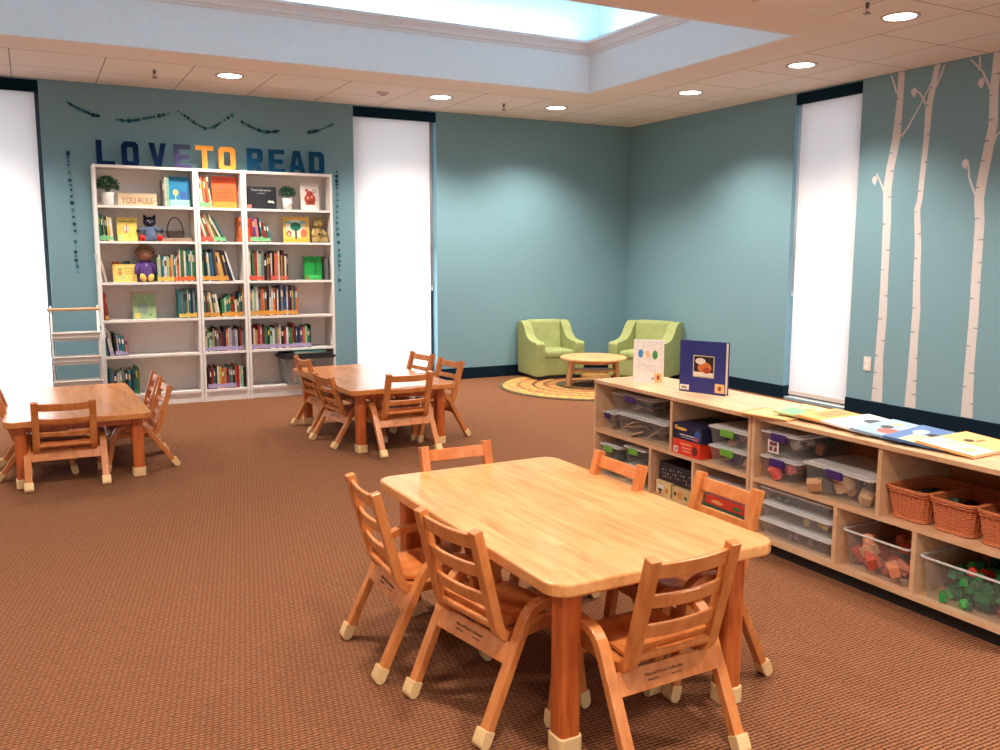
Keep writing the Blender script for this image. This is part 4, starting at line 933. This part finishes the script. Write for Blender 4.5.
M_RT = wood('round_table_wood', (232, 188, 134), (214, 164, 106), .35, (30, 5, 30)); M_RTL = wood('round_table_leg', (214, 164, 112), (190, 136, 84), .4, (30, 30, 5))
b = NB(); lathe(b, [(.001, .262), (.315, .262), (.325, .268), (.325, .282), (.315, .288), (.001, .288)], 48, smooth=False); obj('tabletop', b, M_RT, t)
b = NB(); bb(b, (-.225, -.105, .142), (.225, .105, .160)); obj('lower_shelf', b, M_RT, t)
for a in (-22, 22, 158, 202):
    b = NB(); strip(b, round_path([(-.265, 0), (-.25, .13), (-.232, .262)], .1, 6), .055, .026, 0, RZ(a + 90)); obj('leg', b, M_RTL, t, bev=.003)
# round apron under the top
b = NB(); lathe(b, [(.19, .225), (.20, .225), (.20, .263), (.19, .263), (.19, .225)], 32, smooth=False); obj('apron', b, M_RTL, t)

# ------------------------------------------------------------------ low shelves on the right
LX, LXB, LH = 2.79, 3.20, .605
def low_shelf(y1, y0, ups, lows, label):
    """front faces -x; y1 far end, y0 near end"""
    t = thing('low_shelf_unit', label, 'shelf', (LX, (y0 + y1) / 2, 0)); o = (y0 + y1) / 2; D = LXB - LX; th = .018
    a, c = y0 - o, y1 - o
    b = NB(); bb(b, (-.004, a, LH - .02), (D, c, LH)); obj('top_panel', b, [M_PLY], t, bev=.002)
    for y in (a, c - th): b = NB(); bb(b, (0, y, .03), (D, y + th, LH - .02)); obj('side_panel', b, M_PLY, t)
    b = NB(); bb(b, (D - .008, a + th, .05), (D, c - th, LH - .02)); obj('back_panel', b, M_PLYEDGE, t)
    b = NB(); bb(b, (.003, a + th, .307), (D - .008, c - th, .325)); obj('middle_shelf', b, M_PLY, t)
    b = NB(); bb(b, (0, a + th, .052), (D - .008, c - th, .070)); obj('bottom_shelf', b, M_PLY, t)
    b = NB(); bb(b, (.025, a + th, 0), (.045, c - th, .052)); bb(b, (.045, a + th, 0), (D, a + .04, .052)); bb(b, (.045, c - .04, 0), (D, c - th, .052)); obj('toe_kick', b, M_BLACK, t)
    for y in ups: b = NB(); bb(b, (.005, y - o - th / 2, .325), (D - .008, y - o + th / 2, LH - .02)); obj('divider', b, M_PLY, t)
    for y in lows: b = NB(); bb(b, (.005, y - o - th / 2, .070), (D - .008, y - o + th / 2, .307)); obj('divider', b, M_PLY, t)
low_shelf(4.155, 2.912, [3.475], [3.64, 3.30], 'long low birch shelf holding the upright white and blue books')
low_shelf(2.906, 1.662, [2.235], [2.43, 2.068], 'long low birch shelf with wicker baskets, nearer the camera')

def upright_folder(x, y, rot, w_, h_, colr, label, art, words=(), gap=9, sticker=None):
    """a big hardback standing open like a tent; front board faces -y at rot 0"""
    t = thing('open_book', label, 'book', (x, y, LH + .0005), rot)
    cm = amat(colr)
    b = NB(); bb(b, (-w_ / 2, -.002, 0), (w_ / 2, .001, h_)); fc = obj('front_cover', b, cm, t)
    b = NB(); bb(b, (0, -.001, 0), (w_ * .98, .002, h_), T(-w_ / 2, .004, 0) @ RZ(gap)); obj('back_cover', b, cm, t)
    b = NB()
    for k in range(5): bb(b, (.002, -.0015, .004), (w_ * .97, .0015, h_ - .004), T(-w_ / 2, .003, 0) @ RZ(gap * (k + .6) / 5.6))
    obj('pages', b, M_PAGES, t)
    b = NB(); ms = []
    for kind, u, v, su, sv, c in art:
        if tuple(c) not in ms: ms.append(tuple(c))
        mi = ms.index(tuple(c)); cx, cz = (u - .5) * w_, v * h_; e = .0005 + .00025 * mi
        pts = [(cx - su * w_ / 2, cz - sv * h_ / 2), (cx + su * w_ / 2, cz - sv * h_ / 2), (cx + su * w_ / 2, cz + sv * h_ / 2), (cx - su * w_ / 2, cz + sv * h_ / 2)] if kind == 'r' else [(cx + su * w_ / 2 * cos(a * pi / 10), cz + sv * h_ / 2 * sin(a * pi / 10)) for a in range(20)]
        prism(b, pts, e, T(0, -.002, 0) @ RX(90), mi)
    obj('cover_picture', b, [amat(c) for c in ms], t)
    return t
upright_folder(2.965, 3.895, -51.5, .168, .236, (236, 234, 232), 'white open book standing upright with blue, orange and green handprints',
               [('c', .24, .68, .17, .2, (70, 150, 200)), ('c', .47, .67, .13, .17, (246, 200, 150)), ('c', .72, .66, .17, .21, (70, 150, 80)), ('r', .84, .13, .26, .22, (240, 190, 130)), ('c', .84, .14, .1, .12, (150, 80, 60)), ('r', .3, .42, .3, .01, (190, 200, 206)), ('r', .62, .40, .3, .01, (190, 200, 206)), ('r', .5, .3, .5, .01, (190, 200, 206)), ('c', .66, .11, .08, .06, (120, 160, 180))])
t = upright_folder(2.985, 3.475, -73, .268, .264, (40, 50, 128), 'large dark blue open book standing upright with framed food photo',
               [('r', .53, .52, .46, .42, (214, 196, 150)), ('r', .53, .52, .42, .385, (30, 28, 34)), ('c', .55, .5, .3, .22, (206, 120, 60)), ('c', .46, .62, .22, .12, (236, 226, 216)), ('r', .53, .37, .42, .08, (232, 226, 216)), ('c', .6, .45, .16, .12, (170, 70, 40)), ('r', .12, .085, .2, .10, (232, 226, 220)), ('r', .89, .13, .2, .17, (240, 190, 130)), ('c', .89, .13, .08, .09, (150, 70, 40)), ('r', .09, .085, .05, .05, (120, 120, 130)), ('r', .15, .085, .04, .05, (120, 120, 130))])
# picture books laid flat along the top
FB = [(2.865, 2.850, .20, .26, .006, (214, 150, 84), 10, 'thin orange edged picture book at the far end of the flat row', [('r', .5, .5, .8, .8, (226, 190, 130))], 0),
      (2.985, 2.735, .26, .25, .008, (196, 214, 150), 14, 'green and cream picture book lying open among the flat row', [('r', .3, .55, .5, .8, (120, 190, 140)), ('r', .7, .4, .4, .5, (240, 220, 170)), ('c', .6, .65, .3, .2, (240, 160, 90))], 1),
      (2.99, 2.60, .27, .24, .009, (240, 170, 96), 6, 'orange covered picture book lying flat beside the green one', [('r', .3, .3, .5, .4, (246, 206, 150)), ('c', .35, .3, .18, .14, (90, 60, 50)), ('r', .6, .75, .6, .3, (238, 140, 80))], 2),
      (2.99, 2.455, .30, .23, .008, (238, 236, 232), 3, 'white picture book with black drawing lying flat in the row', [('c', .65, .55, .3, .3, (60, 70, 90)), ('r', .3, .3, .4, .3, (220, 226, 232)), ('c', .2, .7, .2, .2, (150, 190, 200))], 3),
      (2.985, 2.315, .31, .22, .009, (150, 184, 216), 8, 'light blue picture book with red figures lying flat in the row', [('c', .3, .5, .3, .4, (220, 100, 90)), ('c', .5, .7, .2, .2, (60, 50, 60)), ('r', .7, .3, .4, .4, (200, 216, 232)), ('c', .75, .7, .18, .2, (232, 190, 150))], 4),
      (2.985, 2.165, .32, .22, .009, (86, 124, 180), 12, 'dark blue and pale yellow picture book lying flat in the row', [('r', .25, .4, .45, .7, (232, 222, 170)), ('c', .55, .5, .2, .2, (60, 50, 60)), ('c', .6, .75, .3, .25, (170, 190, 220)), ('c', .3, .25, .2, .2, (120, 190, 180))], 5),
      (3.00, 2.02, .32, .22, .010, (246, 196, 130), 4, 'peach coloured picture book with small figure, nearest in the flat row', [('r', .22, .5, .42, .95, (232, 226, 226)), ('c', .6, .6, .14, .16, (90, 50, 60)), ('c', .72, .5, .2, .07, (220, 110, 70)), ('c', .3, .6, .2, .3, (236, 180, 170)), ('c', .2, .25, .2, .2, (170, 200, 150))], 6)]
# the row is shingled: each book rests on the one before it, so each is tilted a little about its far edge
for i, (x, y, w_, d_, th, c, rot, lab, art, k) in enumerate(FB):
    o = flatbook(x, y, LH + .001 + (.0 if i == 0 else .0105), w_, d_, th, c, rot, lab, 'picture books laid flat on the low shelf', art, 'picture_book')
    if i: o.rotation_euler = (R_(4.2), 0, R_(rot))
    else: o.rotation_euler = (0, 0, R_(rot))
flatbook(3.13, 1.82, LH + .001, .14, .30, .012, (30, 60, 120), 0, 'dark blue book behind the flat row at the back of the shelf', None, [('r', .5, .5, .8, .2, (170, 60, 60))], 'picture_book')

# ---- storage bins, boxes, baskets
def bin_(x, y, z, dx, dy, h, label, latch=None, lid=True, clear=None, rot=0, latch_side='front', grp=None, lidh=.014):
    """dx across the shelf depth, dy along the shelf"""
    t = thing('storage_bin', label, 'storage bin', (x, y, z), rot, grp)
    b = NB(); k = .90
    secs = [[(p[0], p[1], zz) for p in rrect(w_, d_, .018, 3)] for w_, d_, zz in ((dx * k, dy * k, 0), (dx * .975, dy * .975, h - .003), (dx, dy, h - .003), (dx, dy, h + .004), (dx * .985, dy * .985, h + .004), (dx * .972, dy * .972, h - .003))]
    loft(b, secs, cap0=True); obj('tub', b, clear or M_CLEAR, t)
    if lid:
        b = NB(); prism(b, rrect(dx + .008, dy + .008, .02, 3), lidh * .6, T(0, 0, h + .0045)); prism(b, rrect(dx - .03, dy - .03, .018, 3), lidh * .4, T(0, 0, h + .0045 + lidh * .6)); obj('lid', b, M_LID, t, bev=.002)
    else:
        b = NB(); tube(b, [(p[0], p[1], h + .002) for p in rrect(dx + .004, dy + .004, .02, 4)], .0048, 6, True); obj('rim', b, M_LID, t)
    if latch:
        for s in ((-1, 1)):
            b = NB()
            if latch_side == 'front': box(b, (s * (dx / 2 + .004), 0, h - .006), (.012, min(.085, dy * .4), .034), None, .004)
            else: box(b, (0, s * (dy / 2 + .004), h - .006), (min(.085, dx * .35), .012, .034), None, .004)
            obj('latch', b, latch, t)
    return t
M_PURP = plain('purple_latch', (62, 36, 110), .4); M_GRNL = plain('green_latch', (110, 170, 62), .4)
Z2, Z1 = .326, .071
XC = LX + .19
CB = {}
def near_name(c): return min(PAL, key=lambda k: sum((a - b_) ** 2 for a, b_ in zip(PAL[k], c)))
def clutter(x, y, z, dx, dy, h, n, cols, what, label, seed, shape='mix', big=1.0):
    """small loose pieces inside a bin, every one an object of its own; one mesh per colour, copied"""
    g = random.Random(seed)
    for i in range(n):
        c = g.choice(cols); key = (what, c, g.choice('abc'))
        if key not in CB:
            b = NB(); s = .022 * big
            if shape == 'brick':
                box(b, (0, 0, s * .5), (s * 2, s, s), None, .001)
                for sx in (-.5, .5): cyl(b, (sx * s, 0, s), s * .28, s * .28, s * .18, None, 10)
            elif shape == 'card': box(b, (0, 0, .003), (s * 2.6, s * 1.9, .005), None, .001)
            elif shape == 'ball': ball(b, (0, 0, s), (s, s * .9, s * .95), seg=10)
            else:
                if key[2] == 'a': box(b, (0, 0, s), (s * 2, s * 1.3, s * 1.4), None, .002)
                elif key[2] == 'b': cyl(b, (0, 0, 0), s * .8, s * .8, s * 1.9, None, 14)
                else: lathe(b, [(.001, 0), (s * .9, .001), (s, s * .8), (s * .5, s * 1.5), (.001, s * 1.6)], 12)
            me = obj(what, b, amat(c)); CB[key] = me.data; bpy.data.objects.remove(me)
        o = bpy.data.objects.new(what, CB[key]); COL.objects.link(o)
        o.location = (x + g.uniform(-.5, .5) * dx * .80, y + g.uniform(-.5, .5) * dy * .74, z + .006 + g.random() ** 1.2 * (h - .04))
        o.rotation_euler = (g.uniform(-.6, .6), g.uniform(-.6, .6), g.uniform(0, 6.28))
        tag(o, near_name(c) + ' ' + label, what.replace('_', ' '), label)
# unit far: upper left
bin_(XC, 4.075, Z2, .30, .115, .085, 'small clear bin with purple latch at the far left end', M_PURP)
bin_(XC - .005, 3.775, Z2, .30, .44, .100, 'wide clear bin with white lid, puzzle pieces inside', None, grp=None)
clutter(XC, 4.075, Z2, .28, .10, .08, 8, [(206, 206, 206), (150, 140, 136), (90, 84, 84)], 'craft_scrap', 'pale craft scrap inside the small bin at the far left end', 1, 'card', .6)
clutter(XC - .02, 3.775, Z2, .26, .40, .095, 16, [(214, 184, 148), (206, 172, 134), (196, 190, 184)], 'puzzle_piece', 'puzzle piece inside the wide white lidded bin', 2, 'card', 1.7)
bin_(XC - .005, 3.875, Z2 + .1195, .28, .36, .085, 'clear bin with purple latch stacked upon the puzzle bin', M_PURP)
clutter(XC - .02, 3.875, Z2 + .1195, .25, .32, .08, 18, [(200, 190, 184), (120, 112, 112), (222, 176, 150), (150, 150, 160)], 'craft_stick', 'small craft piece inside the stacked purple latch bin', 3, 'card', .8)
# upper right: game boxes and green latch bins
def game_box(x, y, z, dx, dy, h, colr, label, art=(), words=()):
    t = thing('game_box', label, 'box', (x, y, z))
    b = NB(); box(b, (0, 0, h / 2), (dx, dy, h), None, .0015); obj('carton', b, amat(colr), t)
    b = NB(); ms = []
    for kind, u, v, su, sv, c in art:      # on the face looking at -x; u runs from far (+y) to near (-y)
        if tuple(c) not in ms: ms.append(tuple(c))
        mi = ms.index(tuple(c)); cy, cz = (.5 - u) * dy, v * h; e = .0005 + .00025 * mi
        if kind == 'r': bb(b, (-dx / 2 - e, cy - su * dy / 2, cz - sv * h / 2), (-dx / 2, cy + su * dy / 2, cz + sv * h / 2), mat=mi)
        else: prism(b, [(cy + su * dy / 2 * cos(a * pi / 8), cz + sv * h / 2 * sin(a * pi / 8)) for a in range(16)], e, Matrix(((0, 0, -1, -dx / 2), (1, 0, 0, 0), (0, 1, 0, 0), (0, 0, 0, 1))), mi)
    if art: obj('printed_art', b, [amat(c) for c in ms], t)
    else: b.free()
    for s_, sz, u, v, c in words:
        m = Matrix(((0, 0, -1, -dx / 2 - .0012), (-1, 0, 0, (.5 - u) * dy), (0, 1, 0, v * h), (0, 0, 0, 1)))
        text(s_, sz, m, amat(c), t, 'printed_words', .0003)
    return t
game_box(LX + .122, 3.352, Z2, .24, .205, .075, (232, 64, 34), 'red-orange game box under the navy box on the middle shelf', [('r', .13, .3, .16, .4, (228, 222, 214)), ('r', .13, .3, .06, .2, (120, 120, 120)), ('c', .82, .45, .2, .6, (120, 40, 40)), ('r', .5, .75, .4, .06, (246, 190, 150)), ('r', .52, .5, .34, .06, (246, 190, 150)), ('r', .52, .28, .3, .06, (246, 190, 150))])
game_box(LX + .128, 3.348, Z2 + .0755, .25, .215, .078, (30, 34, 66), 'navy blue game box with yellow lettering on the red box', [('c', .86, .45, .22, .7, (60, 90, 160)), ('c', .82, .2, .14, .24, (220, 70, 80)), ('r', .5, .33, .5, .07, (210, 210, 220)), ('r', .55, .18, .5, .06, (160, 165, 190)), ('c', .3, .68, .4, .18, (236, 190, 70)), ('c', .12, .74, .1, .28, (236, 190, 70))])
game_box(LX + .325, 3.225, Z2 + .0, .12, .12, .205, (52, 56, 68), 'dark tall game box standing behind the green latch bins', [('c', .5, .7, .4, .2, (190, 60, 60))])
bin_(LX + .135, 3.067, Z2, .25, .272, .076, 'lower clear bin with green latch on middle shelf', M_GRNL)
bin_(LX + .135, 3.070, Z2 + .0955, .25, .272, .072, 'upper clear bin with green latch on middle shelf', M_GRNL)
clutter(LX + .14, 3.04, Z2, .22, .2, .07, 12, [(90, 70, 150), (200, 120, 110), (210, 200, 190)], 'counting_piece', 'coloured counter inside the lower green latch bin', 5)
clutter(LX + .14, 3.045, Z2 + .0955, .22, .2, .065, 10, [(214, 180, 166), (200, 190, 190), (180, 130, 110)], 'counting_piece', 'pale counter inside the upper green latch bin', 6)
# lower far
for i, (y, nz, hh) in enumerate(((4.03, 2, .07), (3.80, 2, .085))):
    for k in range(nz):
        z = Z1 + k * (hh + .02)
        bin_(LX + .16, y, z, .28, .19, hh, '%s small clear bin with green latch, %s stack at the far end' % (('lower', 'upper')[k], ('farther', 'nearer')[i]), M_GRNL)
        clutter(LX + .15, y, z, .24, .16, hh, 7, [(70, 120, 80), (110, 130, 130), (60, 90, 80)], 'counting_piece', 'green counter inside the %s bin, %s stack at the far end' % (('lower', 'upper')[k], ('farther', 'nearer')[i]), 10 + i * 2 + k)
game_box(LX + .16, 3.555, Z1, .26, .12, .075, (226, 200, 140), 'cream patterned box on the bottom shelf, farther one', [('c', .3, .5, .3, .5, (60, 60, 70)), ('c', .75, .4, .2, .4, (200, 130, 60)), ('r', .35, .6, .4, .3, (232, 232, 232)), ('c', .3, .15, .15, .2, (170, 60, 60))])
game_box(LX + .16, 3.405, Z1, .26, .15, .07, (214, 184, 130), 'cream patterned box on the bottom shelf, nearer one', [('c', .4, .5, .3, .6, (220, 150, 80)), ('c', .7, .4, .16, .3, (70, 110, 80)), ('c', .15, .5, .12, .3, (60, 60, 70))])
game_box(LX + .17, 3.475, Z1 + .0765, .25, .26, .095, (38, 36, 46), 'dark speckled puzzle box resting upon the cream boxes', [('c', .1 + .08 * (i % 11), .2 + .6 * ((i * 7) % 10) / 10, .04, .1, ((150, 130, 90), (110, 116, 130), (170, 160, 140))[i % 3]) for i in range(24)])
for i, (c, lab, art) in enumerate((((48, 92, 66), 'green box lying flat, bottom of the pile seen through the chair back', [('r', .5, .5, .7, .3, (220, 140, 50))]), ((214, 60, 40), 'red flat box on the pile seen through the chair back', [('c', .3, .5, .3, .5, (240, 160, 110)), ('c', .8, .5, .2, .5, (60, 120, 70))]))):
    game_box(LX + .17 + .01 * i, 3.11, Z1 + .041 * i, .27, .30 - .03 * i, .040, c, lab, art)
t = bin_(LX + .19, 3.11, Z1 + .083, .30, .33, .075, 'shallow grey lidded bin on top of the flat boxes', None, True)
# near unit, upper left
bin_(LX + .185, 2.765, Z2, .33, .22, .092, 'lower clear bin with purple latch at the seam of the shelves', M_PURP)
clutter(LX + .16, 2.765, Z2, .28, .18, .085, 12, [(232, 110, 110), (236, 190, 80), (90, 96, 96), (110, 110, 116)], 'play_block', 'coloured block inside the lower purple latch bin at the seam', 20, big=1.3)
bin_(LX + .185, 2.762, Z2 + .1115, .33, .225, .092, 'upper clear bin with purple latch and printed tag at the seam', M_PURP)
clutter(LX + .16, 2.762, Z2 + .1115, .28, .18, .085, 14, [(226, 150, 110), (90, 90, 84), (180, 170, 160), (120, 110, 100)], 'play_figure', 'small mixed toy inside the upper purple latch bin at the seam', 21)
b = NB(); box(b, (0, 0, 0), (.0015, .062, .056), None); o = obj('bin_tag', b, [amat((232, 222, 220))], None, (LX + .0165, 2.79, Z2 + .155)); tag(o, 'small white printed tag taped on the upper purple latch bin', 'tag')
b = NB(); bb(b, (-.0015, -.022, .004), (-.0008, .022, .02)); bb(b, (-.0015, -.022, -.02), (-.0008, -.004, 0)); bb(b, (-.0015, .004, -.02), (-.0008, .022, 0)); obj('tag_print', b, amat((120, 60, 70)), o)
bin_(LX + .165, 2.44, Z2, .30, .37, .112, 'large clear bin with purple latch beside the wicker baskets', M_PURP, rot=-4)
clutter(LX + .13, 2.44, Z2, .24, .33, .10, 18, [(222, 182, 140), (206, 160, 120), (230, 200, 168), (90, 90, 86)], 'wooden_piece', 'pale wooden piece inside the large purple latch bin', 22, big=1.35)
# near unit, lower left stack of frosted bins
M_FROST = clear_mat('frosted_plastic', (.94, .94, .94), .17, .3)
for k, (z, hh) in enumerate(((Z1, .062), (Z1 + .078, .062), (Z1 + .156, .055))):
    bin_(LX + .19, 2.665, z, .34, .41, hh, '%s of three frosted flat bins stacked on the bottom shelf' % ('lowest', 'middle', 'topmost')[k], None, k < 2 or True, M_FROST, lidh=.013)
    clutter(LX + .17, 2.665, z, .30, .36, hh, 9, [[(150, 110, 130), (120, 90, 110)], [(226, 200, 120), (130, 110, 130)], [(70, 90, 110), (60, 70, 80)]][k], 'craft_supply', 'craft piece inside the %s frosted flat bin' % ('lowest', 'middle', 'topmost')[k], 30 + k, big=.75)
# open bins
bin_(LX + .20, 2.25, Z1, .36, .30, .150, 'open clear bin of wooden blocks on the bottom shelf', None, False)
clutter(LX + .165, 2.25, Z1, .30, .26, .13, 32, [(222, 176, 130), (206, 120, 96), (50, 96, 100), (226, 150, 110), (196, 90, 70)], 'wooden_block', 'wooden block lying inside the open clear bin', 40, big=1.35)
bin_(LX + .195, 1.868, Z1, .36, .36, .150, 'open clear bin of green building bricks at the right edge', None, False)
clutter(LX + .17, 1.868, Z1, .31, .33, .168, 95, [(20, 130, 70), (30, 160, 60), (16, 100, 60), (60, 180, 70), (24, 120, 66), (18, 110, 64), (40, 150, 70), (214, 60, 50)], 'building_brick', 'plastic building brick heaped in the open clear bin', 41, 'brick', 1.15)
# wicker baskets
M_WICK, nt, bs = newmat('orange_wicker')
tc = nt.nodes.new('ShaderNodeTexCoord'); wv = nt.nodes.new('ShaderNodeTexWave'); wv.bands_direction = 'Z'; wv.inputs['Scale'].default_value = 40; wv.inputs['Distortion'].default_value = 1.5; nt.links.new(tc.outputs['Object'], wv.inputs[0])
cr = nt.nodes.new('ShaderNodeValToRGB'); cr.color_ramp.elements[0].color = (*lin((186, 96, 52)), 1); cr.color_ramp.elements[1].color = (*lin((242, 150, 98)), 1); nt.links.new(wv.outputs[1], cr.inputs[0]); nt.links.new(cr.outputs[0], bs.inputs['Base Color']); bs.inputs['Roughness'].default_value = .6
bp = nt.nodes.new('ShaderNodeBump'); bp.inputs['Distance'].default_value = .003; nt.links.new(wv.outputs[1], bp.inputs['Height']); nt.links.new(bp.outputs[0], bs.inputs['Normal'])
def wicker(y, label):
    t = thing('wicker_basket', label, 'basket', (LX + .17, y, Z2), 0, 'wicker baskets on the near low shelf')
    dx, dy, h = .28, .170, .125
    def ringp(w_, d_, z, amp, n=168):
        base_ = rrect(w_, d_, .03, 8); P_ = [Vector(p) for p in base_]; P_.append(P_[0]); L_ = [0]
        for i in range(1, len(P_)): L_.append(L_[-1] + (P_[i] - P_[i - 1]).length)
        out = []; j = 0
        for k in range(n):
            s = L_[-1] * k / n
            while L_[j + 1] < s: j += 1
            f = (s - L_[j]) / max(1e-6, L_[j + 1] - L_[j]); q = P_[j].lerp(P_[j + 1], f); t_ = (P_[j + 1] - P_[j]).normalized(); nn = Vector((t_.y, -t_.x))
            q = q + nn * amp * (1 if k % 4 < 2 else -1) * .5; out.append((q.x, q.y, z))
        return out
    b = NB(); loft(b, [ringp(dx * .86, dy * .84, 0, .002), ringp(dx * .88, dy * .86, .012, .0045), ringp(dx * .94, dy * .93, .06, .0045), ringp(dx, dy, h - .012, .0045), ringp(dx - .012, dy - .012, h - .012, .0), ringp(dx * .86 - .012, dy * .84 - .012, .006, 0)], cap0=True, cap1=True); obj('woven_side', b, M_WICK, t)
    b = NB()
    for zz, rr, gr in ((h - .008, .0075, 1.0), (h - .020, .004, .995)):
        tube(b, [(p[0], p[1], zz) for p in rrect(dx * gr + .004, dy * gr + .004, .032, 8)], rr, 8, True)
    obj('braided_rim', b, M_WICK, t)
    b = NB(); tube(b, [(p[0], p[1], .006) for p in rrect(dx * .87 + .004, dy * .85 + .004, .03, 8)], .005, 8, True); obj('base_coil', b, M_WICK, t)
for y, lab in ((2.138, 'orange wicker basket nearest the shelf divider, leftmost of three'), (1.955, 'orange wicker basket in the middle of three'), (1.772, 'orange wicker basket cut by the right picture edge')):
    wicker(y, lab)
    clutter(LX + .17, y, Z2, .24, .15, .10, 12, [(30, 44, 44), (40, 60, 50), (26, 34, 50)], 'toy_piece', 'dark toy piece lying inside a wicker basket', int(y * 100), big=1.2)
